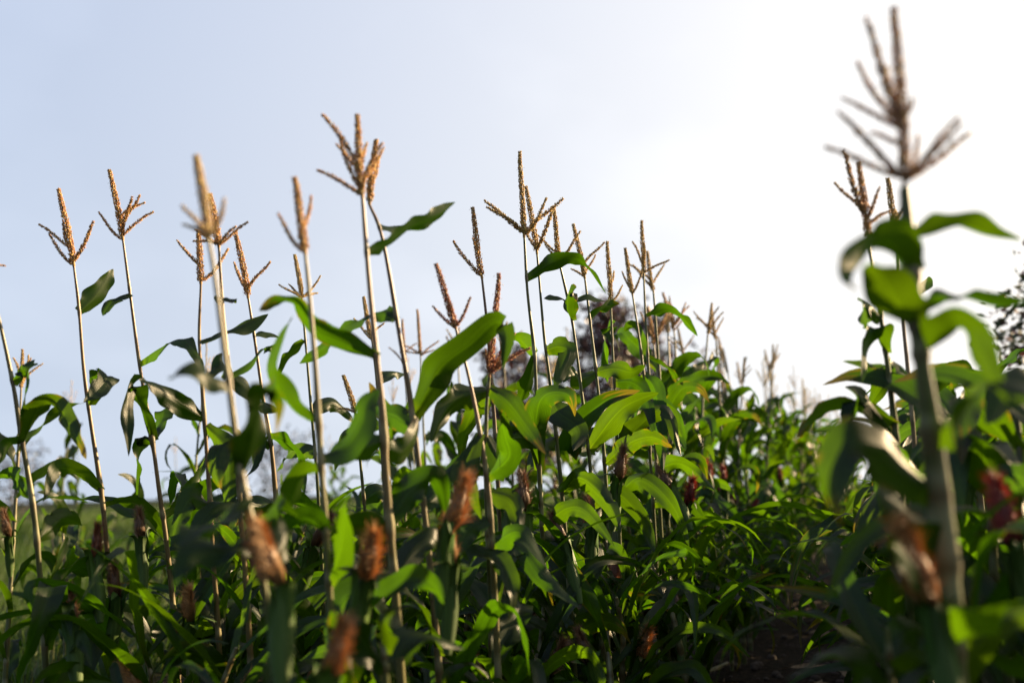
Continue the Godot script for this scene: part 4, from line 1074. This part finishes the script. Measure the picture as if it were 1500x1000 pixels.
		[0.0695,[0.015,0.827,0.078,0.132,0.845,0.081,0.233,0.74,0.085],[-0.14,0.96,-0.25,0.37,0.92,-0.13,0.72,0.69,0.10]]],[[0.1,0.882,0.107,-0.5,1],[0.152,0.823,0.077,0.3,2]],0.011,1],
	["green corn stalk with three tight upright spikes and a long arching leaf",[-.997,0,-4.057],[0,0,0,0.002,0.217,0.014,0.005,0.436,0.032,0.008,0.655,0.057,0.013,0.872,0.09,0.014,1.144,0.132,0.014,1.362,0.167,0.019,1.552,0.195,0.026,1.737,0.222],[0.035,1.951,0.252,[[0.027,1.769,0.227,0.026,1.866,0.295],[0.026,1.752,0.224,0.065,1.851,0.279],[0.026,1.742,0.223,0.129,1.793,0.232]]],"olive","green",[[0.068,[0.019,1.567,0.198,0.088,1.596,0.138,0.143,1.569,0.079,0.187,1.501,0.01],[0.51,0.38,0.77,0.63,0.41,0.66,0.84,0.19,0.51,0.90,0.21,0.37]],
		[0.045,[0.015,1.409,0.174,0.068,1.362,-.016,0.067,1.325,-.078],[0.96,0.00,0.27,0.95,-0.16,0.25,0.79,-0.54,0.30]],
		[0.0768,[0.014,1.235,0.147,0.097,1.166,0.147,0.149,1.029,0.168],[0.63,0.76,0.17,0.84,0.54,-0.11,0.86,0.26,-0.44]],
		[0.0713,[0.013,0.963,0.104,0.119,0.977,0.105,0.248,0.867,0.103],[-0.14,0.98,-0.12,0.38,0.92,-0.11,0.65,0.76,0.04]]],[],0.011,1],
	["corn stalk with dark thin neck and tall rough golden spike",[-1.249,0,-2.978],[0,0,0,0.003,0.18,0.011,0.008,0.399,0.029,0.014,0.618,0.052,0.021,0.807,0.079,0.028,1.039,0.113,0.031,1.228,0.142,0.032,1.418,0.172,0.029,1.549,0.194],[0.017,1.766,0.234,[[0.029,1.553,0.195,-.05,1.643,0.266],[0.025,1.618,0.207,0.009,1.679,0.189]]],"tan","pinkdark",[[0.068,[0.03,1.165,0.133,-.023,1.147,0.129,-.085,1.065,0.101,-.128,0.96,0.055],[0.28,-0.69,-0.66,0.54,-0.38,-0.75,0.63,-0.05,-0.77,0.63,0.08,-0.77]],
		[0.068,[0.028,1.055,0.116,0.082,1.103,0.05,0.096,1.018,-.026],[-0.76,0.63,-0.16,0.02,0.97,-0.24,0.76,0.50,-0.41]],
		[0.068,[0.022,0.826,0.082,-.079,0.871,0.02,-.167,0.804,-.063],[-0.39,-0.92,-0.03,0.36,-0.87,-0.34,0.76,-0.28,-0.59]]],[[0.117,0.836,0.1,0,1]],0.011,1],
	["corn plant with rust red leaning tassel and pale thin crooked stalk",[-1.069,0,-2.502],[0,0,0,0.003,0.208,0.013,0.007,0.428,0.031,0.012,0.646,0.055,0.017,0.787,0.075,0.017,0.929,0.098,0.007,1.071,0.124,-.008,1.203,0.151,-.027,1.315,0.177],[-.058,1.484,0.216,[[-.027,1.316,0.177,-.105,1.377,0.174],[-.034,1.354,0.186,-.032,1.401,0.228],[-.028,1.32,0.178,0.035,1.382,0.198],[-.03,1.333,0.181,-.059,1.401,0.141]]],"red","pink",[[0.068,[0.008,1.047,0.12,-.017,0.947,0.165,0.005,0.895,0.172,0.036,0.826,0.183],[0.97,-0.22,0.06,1.00,-0.02,0.01,0.91,0.41,0.05,0.91,0.42,0.03]],
		[0.068,[0.017,0.823,0.081,-.021,0.807,0.12,-.045,0.757,0.153,-.079,0.677,0.205],[0.61,-0.73,0.31,0.80,-0.57,0.17,0.93,-0.37,0.06,0.92,-0.40,-0.03]],
		[0.068,[0.017,0.929,0.098,0.083,0.98,0.104,0.085,1.031,0.129,0.084,1.066,0.147],[-0.54,0.75,-0.38,-0.76,0.59,-0.28,-0.97,0.12,-0.21,-0.98,0.08,-0.21]],
		[0.068,[0.016,0.752,0.07,0.098,0.787,0.086,0.178,0.703,0.106],[-0.14,0.67,-0.73,0.33,0.55,-0.77,0.63,0.45,-0.63]]],[],0.011,1],
	["corn plant with upright purple red tassel behind a broad bright leaf",[-1.148,0,-2.637],[0,0,0,0.004,0.175,0.01,0.01,0.394,0.027,0.018,0.613,0.05,0.026,0.781,0.074,0.034,0.949,0.097,0.049,1.117,0.118,0.063,1.206,0.126],[0.113,1.485,0.15,[[0.064,1.214,0.127,0.152,1.302,0.172],[0.066,1.222,0.128,0.156,1.326,0.132],[0.065,1.215,0.127,0.165,1.296,0.135],[0.066,1.223,0.128,0.064,1.271,0.176],[0.065,1.216,0.127,0.087,1.294,0.199]]],"red","green",[[0.0792,[0.057,1.169,0.123,0.012,1.156,0.185,-.019,1.109,0.24,-.032,1.024,0.299],[0.26,-0.96,-0.02,0.40,-0.89,-0.19,0.69,-0.59,-0.42,0.66,-0.49,-0.57]],
		[0.068,[0.058,1.177,0.123,0.118,1.132,0.125,0.171,1.064,0.129,0.226,0.988,0.135],[0.59,0.76,-0.27,0.68,0.67,-0.29,0.77,0.56,-0.31,0.79,0.55,-0.28]],
		[0.068,[0.043,1.047,0.109,0.098,0.947,0.113,0.122,1.037,0.155,0.131,1.108,0.192],[0.69,0.35,-0.63,0.38,0.80,-0.48,0.92,-0.31,0.24,0.89,-0.30,0.34]],
		[0.068,[0.034,0.949,0.097,-.004,0.968,0.158,-.033,0.932,0.206,-.034,0.826,0.269],[-0.11,-0.97,0.23,0.35,-0.93,0.07,0.94,-0.31,-0.13,1.00,-0.04,-0.05]],
		[0.068,[0.031,0.893,0.089,0.109,0.864,0.097,0.149,0.765,0.13],[0.36,0.90,-0.24,0.69,0.45,-0.56,0.60,-0.03,-0.80]],
		[0.068,[0.024,0.739,0.068,-.003,0.693,0.127,-.021,0.579,0.224],[0.81,-0.58,-0.08,0.93,-0.35,-0.10,0.98,-0.18,-0.04]],
		[0.068,[0.025,0.767,0.072,0.111,0.743,0.062,0.186,0.652,0.057,0.278,0.581,0.049],[0.18,0.86,-0.47,0.39,0.63,-0.67,0.36,0.44,-0.82,0.21,0.37,-0.90]]],[],0.011,1],
	["small dark tassel corn stalk just behind the sturdy pale stalk",[-2.095,0,-3.27],[0,0,0,0.001,0.149,0.007,0.003,0.369,0.021,0.006,0.588,0.039,0.009,0.807,0.064,0.013,1.008,0.094,0.013,1.209,0.127,0.013,1.41,0.159,0.013,1.619,0.192],[0.009,1.78,0.219,[[0.013,1.619,0.192,-.015,1.65,0.282],[0.013,1.621,0.192,0.078,1.686,0.141],[0.013,1.62,0.192,-.021,1.674,0.218],[0.013,1.624,0.193,0.045,1.656,0.136]]],"olive","green",[[0.068,[0.013,1.462,0.167,-.091,1.423,0.113,-.217,1.335,0.022],[0.45,0.05,-0.89,0.38,0.31,-0.87,0.24,0.51,-0.83]],
		[0.068,[0.013,1.209,0.127,0.046,1.24,0.019,0.055,1.168,-.115],[-0.60,0.80,0.05,-0.26,0.94,-0.20,-0.04,0.88,-0.47]],
		[0.068,[0.013,1.041,0.1,-.114,1.064,0.054,-.245,0.991,-.022],[-0.35,-0.68,0.65,0.11,-0.98,0.18,0.58,-0.78,-0.24]]],[],0.011,1],
	["corn stalk with crooked drooping tassel half hidden by the tallest front plant",[-1.866,0,-3.358],[0,0,0,0.001,0.193,0.009,0.004,0.413,0.023,0.007,0.632,0.041,0.01,0.85,0.066,0.016,1.102,0.103,0.018,1.303,0.135,0.014,1.454,0.16],[-.011,1.616,0.196,[[0.013,1.462,0.162,-.062,1.542,0.131],[0.012,1.467,0.163,-.018,1.509,0.151],[0.011,1.475,0.165,0.066,1.525,0.174]]],"olive","green",[[0.068,[0.018,1.303,0.135,0.02,1.353,0.016,0.027,1.353,-.079],[-1.00,-0.08,-0.05,-0.91,0.40,0.06,-0.58,0.82,-0.04]],
		[0.068,[0.017,1.135,0.109,-.089,1.16,0.063,-.217,1.09,-.022],[-0.07,-0.94,-0.35,0.47,-0.64,-0.61,0.64,-0.29,-0.71]]],[],0.011,1],
	["pale feathery tassel corn stalk standing alone against the open sky",[-2.412,0,-4.783],[0,0,0,0.001,0.097,0.005,0.003,0.316,0.018,0.005,0.535,0.037,0.009,0.754,0.062,0.015,1.036,0.104,0.024,1.319,0.145,0.036,1.594,0.184],[0.045,1.835,0.219,[[0.037,1.607,0.186,-.009,1.666,0.278],[0.036,1.598,0.185,0.112,1.684,0.142],[0.036,1.597,0.185,0.122,1.631,0.187],[0.037,1.608,0.186,-.049,1.638,0.234]]],"tan","green",[[0.068,[0.026,1.365,0.152,-.071,1.326,0.11,-.179,1.191,-.011],[0.50,-0.52,-0.69,0.60,0.05,-0.80,0.32,0.48,-0.82]],
		[0.068,[0.019,1.178,0.125,0.076,1.18,0.005,0.087,1.074,-.137],[-0.13,0.99,-0.04,0.22,0.92,-0.31,0.38,0.75,-0.53]]],[],0.011,1],
	["pale slim tassel corn stalk close to the feathery one",[-2.634,0,-5.025],[0,0,0,0.001,0.053,0.002,0.004,0.272,0.016,0.008,0.492,0.034,0.013,0.71,0.058,0.023,1.009,0.101,0.029,1.308,0.146,0.038,1.588,0.188],[0.04,1.839,0.226,[[0.038,1.593,0.188,0.001,1.697,0.259],[0.038,1.654,0.198,0.103,1.715,0.203]]],"tan","green",[[0.068,[0.028,1.258,0.139,-.09,1.24,0.103,-.218,1.095,-.006],[0.15,-0.99,0.00,0.58,-0.81,-0.06,0.67,-0.72,0.17]]],[],0.011,1],
	["short corn plant with knobby green tassel low between pale stalks",[-1.731,0,-2.999],[0,0,0,0.002,0.196,0.012,0.004,0.415,0.031,0.008,0.633,0.055,0.012,0.813,0.082,0.011,0.992,0.111,0.008,1.161,0.139],[-.011,1.287,0.167,[[0.008,1.161,0.139,-.001,1.19,0.21],[0.008,1.162,0.14,0.064,1.21,0.198]]],"olive","green",[[0.068,[0.009,1.104,0.13,-.058,1.085,0.118,-.125,0.974,0.054],[0.11,-0.77,0.63,0.55,-0.76,0.34,0.76,-0.60,0.25]],
		[0.068,[0.01,1.076,0.125,0.026,1.072,0.06,0.021,1.039,0.006],[-0.66,0.72,-0.21,-0.57,0.77,-0.29,-0.42,0.79,-0.44]],
		[0.068,[0.012,0.873,0.092,0.053,0.901,0.04,0.078,0.807,-.054],[-0.52,0.85,0.05,-0.00,0.91,-0.41,-0.03,0.70,-0.71]]],[],0.011,1],
	["big corn plant with tall purple brown open tassel and thick stalk",[0.02,0,-1.693],[0,0,0,0,0.166,0.011,0.001,0.385,0.03,0.002,0.603,0.056,0.003,0.751,0.079,-.002,0.958,0.114,-.007,1.077,0.135,-.011,1.195,0.155,-.01,1.318,0.175],[0.005,1.579,0.21,[[-.005,1.402,0.186,-.044,1.566,0.206],[-.005,1.402,0.186,-.079,1.51,0.173],[-.005,1.402,0.186,-.08,1.47,0.179],[-.01,1.331,0.176,-.085,1.434,0.223],[-.009,1.332,0.177,-.104,1.402,0.176],[-.005,1.402,0.186,-.031,1.507,0.185],[-.01,1.324,0.175,0.054,1.396,0.233],[-.01,1.327,0.176,0.076,1.382,0.21],[-.01,1.329,0.176,0.094,1.4,0.126],[-.005,1.402,0.186,0.011,1.44,0.187],[-.01,1.33,0.176,0.034,1.403,0.132],[-.007,1.382,0.183,-.041,1.411,0.177]]],"purple","green",[[0.085,[-.011,1.195,0.155,-.039,1.227,0.233,-.065,1.208,0.277,-.085,1.171,0.322,-.088,1.149,0.343],[-0.84,0.31,-0.43,-0.91,-0.09,-0.40,-0.10,-0.82,-0.57,0.32,-0.76,-0.57,0.55,-0.62,-0.56]],
		[0.08,[-.011,1.185,0.154,-.021,1.231,0.112,-.03,1.273,0.072,-.037,1.295,0.051],[-0.46,-0.65,-0.60,-0.49,-0.65,-0.58,-0.49,-0.66,-0.56,-0.46,-0.68,-0.57]],
		[0.08,[-.008,1.116,0.142,-.03,1.14,0.197,-.047,1.169,0.261,-.06,1.186,0.305],[-0.93,-0.05,-0.35,-0.95,-0.00,-0.31,-0.96,-0.02,-0.26,-0.96,-0.13,-0.25]],
		[0.068,[-.011,1.246,0.163,0.019,1.255,0.133,0.066,1.274,0.085,0.11,1.264,0.035,0.153,1.261,-.009],[0.64,0.31,0.70,0.60,0.35,0.72,0.71,0.15,0.68,0.73,-0.03,0.68,0.72,0.03,0.69]],
		[0.068,[-.009,1.136,0.145,0.02,1.151,0.108,0.051,1.17,0.066,0.102,1.17,-.005,0.159,1.175,-.08],[0.51,0.57,0.64,0.54,0.55,0.64,0.76,0.27,0.59,0.80,0.03,0.60,0.80,-0.04,0.61]],
		[0.075,[-.007,1.077,0.135,0.027,1.1,0.162,0.049,1.108,0.176,0.07,1.063,0.202,0.09,0.994,0.246],[-0.72,0.29,0.63,-0.68,0.32,0.66,-0.01,0.73,0.68,0.39,0.58,0.72,0.36,0.57,0.74]],
		[0.09,[0,0.872,0.1,-.053,0.92,0.158,-.095,0.951,0.203,-.126,0.929,0.228,-.136,0.875,0.246,-.127,0.834,0.254],[-0.22,-0.84,0.49,-0.13,-0.84,0.53,0.39,-0.77,0.50,0.78,-0.06,0.62,0.68,0.18,0.71,0.61,0.27,0.75]],
		[0.068,[0.001,0.803,0.088,-.04,0.835,0.072,-.072,0.886,0.045,-.089,0.912,0.033],[-0.59,-0.41,0.70,-0.65,-0.20,0.74,-0.62,0.00,0.78,-0.58,0.03,0.82]],
		[0.08,[0.002,0.768,0.082,-.028,0.803,0.12,-.063,0.814,0.154,-.083,0.787,0.174],[-0.80,-0.05,-0.60,-0.79,-0.28,-0.54,-0.27,-0.82,-0.50,0.38,-0.71,-0.60]],
		[0.085,[-.002,0.958,0.114,0.03,0.975,0.156,0.064,1.014,0.232,0.094,1.018,0.274,0.123,0.977,0.339],[0.21,0.85,-0.49,0.00,0.90,-0.43,0.03,0.93,-0.36,0.81,0.52,-0.27,0.93,0.25,-0.26]],
		[0.068,[0.002,0.714,0.073,-.039,0.779,0.186,-.062,0.81,0.245],[0.13,-0.84,0.53,0.02,-0.87,0.49,-0.00,-0.89,0.47]],
		[0.068,[0.002,0.653,0.064,0.042,0.715,0.169,0.086,0.744,0.262],[-0.91,-0.09,0.40,-0.92,0.28,0.26,-0.72,0.68,0.14]]],[[-.02,0.728,0.139,-0.1,0]],0.024,0.85],
	["corn plant with four bare spikes fanning out beside the purple brown tassel",[-.053,0,-2.685],[0,0,0,0,0.081,0.004,0.001,0.3,0.018,0.001,0.519,0.038,0.002,0.738,0.063,0.003,0.901,0.089,0.001,1.064,0.116,-.005,1.227,0.144,-.013,1.358,0.168,-.022,1.469,0.19],[-.022,1.655,0.219,[[-.022,1.529,0.199,-.07,1.67,0.279],[-.022,1.529,0.199,-.088,1.608,0.228],[-.022,1.516,0.197,0.013,1.585,0.229],[-.022,1.503,0.195,0.021,1.56,0.16],[-.022,1.526,0.199,-.003,1.552,0.201]]],"tan","green",[[0.068,[-.008,1.282,0.154,-.029,1.303,0.209,-.045,1.292,0.235,-.038,1.246,0.269],[0.15,-0.90,0.40,0.40,-0.87,0.29,-0.72,-0.45,-0.53,-0.59,-0.54,-0.60]],
		[0.068,[-.004,1.2,0.139,-.022,1.255,0.192,-.045,1.221,0.217,-.059,1.121,0.258],[-0.69,0.36,-0.62,-0.87,0.10,-0.49,-0.23,0.48,0.85,-0.19,0.40,0.90]],
		[0.068,[-.001,1.118,0.125,-.02,1.165,0.116,0.011,1.165,0.09,0.04,1.15,0.059],[-0.81,-0.41,-0.42,-0.92,-0.07,-0.39,0.14,-0.91,0.39,0.00,-0.89,0.46]],
		[0.068,[0.001,1.023,0.109,-.067,1.056,0.196,-.129,1.062,0.266,-.17,1.03,0.313,-.201,0.998,0.35],[-0.78,0.01,-0.62,-0.77,-0.29,-0.57,-0.44,-0.72,-0.54,0.07,-0.83,-0.56,0.22,-0.83,-0.51]],
		[0.068,[0.002,0.996,0.105,-.058,1.091,0.238,-.081,1.059,0.273,-.097,1.011,0.31],[-0.04,-0.82,0.57,0.19,-0.89,0.42,-0.79,-0.15,-0.59,-0.77,-0.22,-0.60]],
		[0.068,[0.003,0.901,0.089,0.057,0.966,0.039,0.122,0.998,-.015,0.165,0.93,-.081],[-0.80,0.24,-0.55,-0.77,0.43,-0.48,-0.06,0.94,-0.33,0.62,0.71,-0.33]],
		[0.068,[0.003,0.874,0.085,-.043,0.854,0.121,-.093,0.76,0.172,-.128,0.67,0.214],[0.65,-0.56,0.51,0.80,-0.25,0.55,0.79,-0.05,0.61,0.76,0.02,0.65]],
		[0.068,[0.002,0.806,0.074,-.066,0.787,0.052,-.152,0.735,0.016],[0.38,-0.75,-0.54,0.50,-0.52,-0.70,0.48,-0.21,-0.85]]],[[-.028,0.742,0.131,-0.5,0]],0.012,1],
	["corn stalk with single upright spike almost touching the thickest stalk",[-.023,0,-3.027],[0,0,0,0,0.059,0.003,0.002,0.278,0.017,0.004,0.498,0.036,0.007,0.716,0.06,0.011,0.936,0.094,0.011,1.157,0.129,0.008,1.377,0.165,0.008,1.551,0.193],[0.007,1.704,0.218,[[0.008,1.59,0.199,0.055,1.64,0.196],[0.008,1.582,0.198,0.032,1.65,0.131]]],"olive","pink",[[0.068,[0.008,1.359,0.162,0.064,1.425,0.075,0.084,1.459,0.039],[-0.64,-0.36,-0.68,-0.79,-0.14,-0.60,-0.82,-0.11,-0.56]],
		[0.068,[0.011,1.157,0.129,-.045,1.162,0.11,-.106,1.093,0.057],[0.25,-0.42,-0.87,0.62,-0.32,-0.72,0.81,-0.35,-0.47]],
		[0.068,[0.011,1.047,0.111,0.086,1.158,0.055,0.151,1.196,0.009,0.179,1.085,-.059],[-0.49,0.63,0.61,-0.50,0.76,0.42,0.79,0.52,0.31,0.98,0.16,0.14]],
		[0.068,[0.009,0.863,0.083,0.093,0.916,-.018,0.175,1.011,-.124],[-0.25,0.93,0.28,-0.28,0.87,0.40,-0.23,0.81,0.54]]],[[0.139,0.893,0.09,0.3,0]],0.011,1],
	["leafy corn plant with dark red silk at the field edge by the thickest stalk",[0.169,0,-2.084],[0,0,0,0.005,0.123,0.006,0.017,0.342,0.021,0.032,0.561,0.041,0.046,0.703,0.058,0.059,0.846,0.075,0.073,0.988,0.092,0.08,1.107,0.108],[],"tan","green",[[0.085,[0.074,1.008,0.095,0.028,1.057,0.161,-.019,1.045,0.206,-.063,0.986,0.256],[-0.56,-0.80,0.21,-0.11,-0.97,0.23,0.79,-0.46,0.41,0.84,-0.20,0.51]],
		[0.068,[0.064,0.893,0.081,0.002,0.895,0.044,-.039,0.921,0.018],[-0.38,-0.71,0.60,-0.53,-0.60,0.60,-0.66,-0.44,0.60]],
		[0.068,[0.053,0.774,0.067,-.019,0.732,0.122,-.092,0.668,0.18,-.142,0.596,0.226],[0.37,-0.90,-0.22,0.38,-0.87,-0.33,0.45,-0.76,-0.47,0.44,-0.67,-0.60]],
		[0.068,[0.046,0.703,0.058,-.029,0.668,0.166,-.071,0.614,0.254],[0.83,-0.29,0.48,0.88,-0.11,0.47,0.87,0.10,0.48]]],[[-.032,0.789,0.158,-0.1,2]],0.011,1],
	["short corn shoot with bright yellow green curled leaf in the dark foreground",[-.987,0,-1.784],[0,0,0,0.001,0.089,0.006,0.004,0.308,0.024,0.009,0.527,0.048,0.011,0.617,0.062,0.015,0.694,0.072],[],"tan","green",[[0.068,[0.01,0.594,0.058,0.021,0.652,0.083,0.06,0.684,0.088,0.117,0.698,0.086],[-0.72,0.38,-0.58,-0.58,0.53,-0.62,-0.22,0.52,-0.83,-0.15,0.51,-0.85]],
		[0.068,[0.01,0.564,0.054,-.008,0.639,0.135,-.042,0.641,0.196],[-0.04,-0.74,0.67,0.48,-0.69,0.55,0.82,-0.32,0.47]],
		[0.068,[0.01,0.594,0.058,0.058,0.621,-.012,0.108,0.584,-.092],[-0.74,0.61,-0.27,-0.68,0.55,-0.48,-0.66,0.43,-0.61]]],[],0.011,1],
	["short corn shoot with broad bright leaf lying over the dark soil path",[-.092,0,-1.928],[0,0,0,0.001,0.083,0.005,0.007,0.302,0.022,0.014,0.52,0.046,0.016,0.578,0.054,0.017,0.647,0.064],[],"tan","green",[[0.068,[0.015,0.554,0.05,-.023,0.594,0.102,-.073,0.612,0.158,-.137,0.585,0.226],[0.18,-0.72,0.68,0.36,-0.66,0.65,0.70,-0.36,0.62,0.75,-0.20,0.63]],
		[0.068,[0.016,0.601,0.057,0.059,0.638,-.011,0.101,0.593,-.087],[-0.87,0.15,-0.47,-0.71,0.54,-0.45,-0.16,0.81,-0.57]],
		[0.068,[0.016,0.569,0.052,0.066,0.586,0.086,0.116,0.573,0.121],[-0.57,0.60,0.56,-0.36,0.80,0.48,-0.06,0.91,0.41]]],[],0.011,1],
]
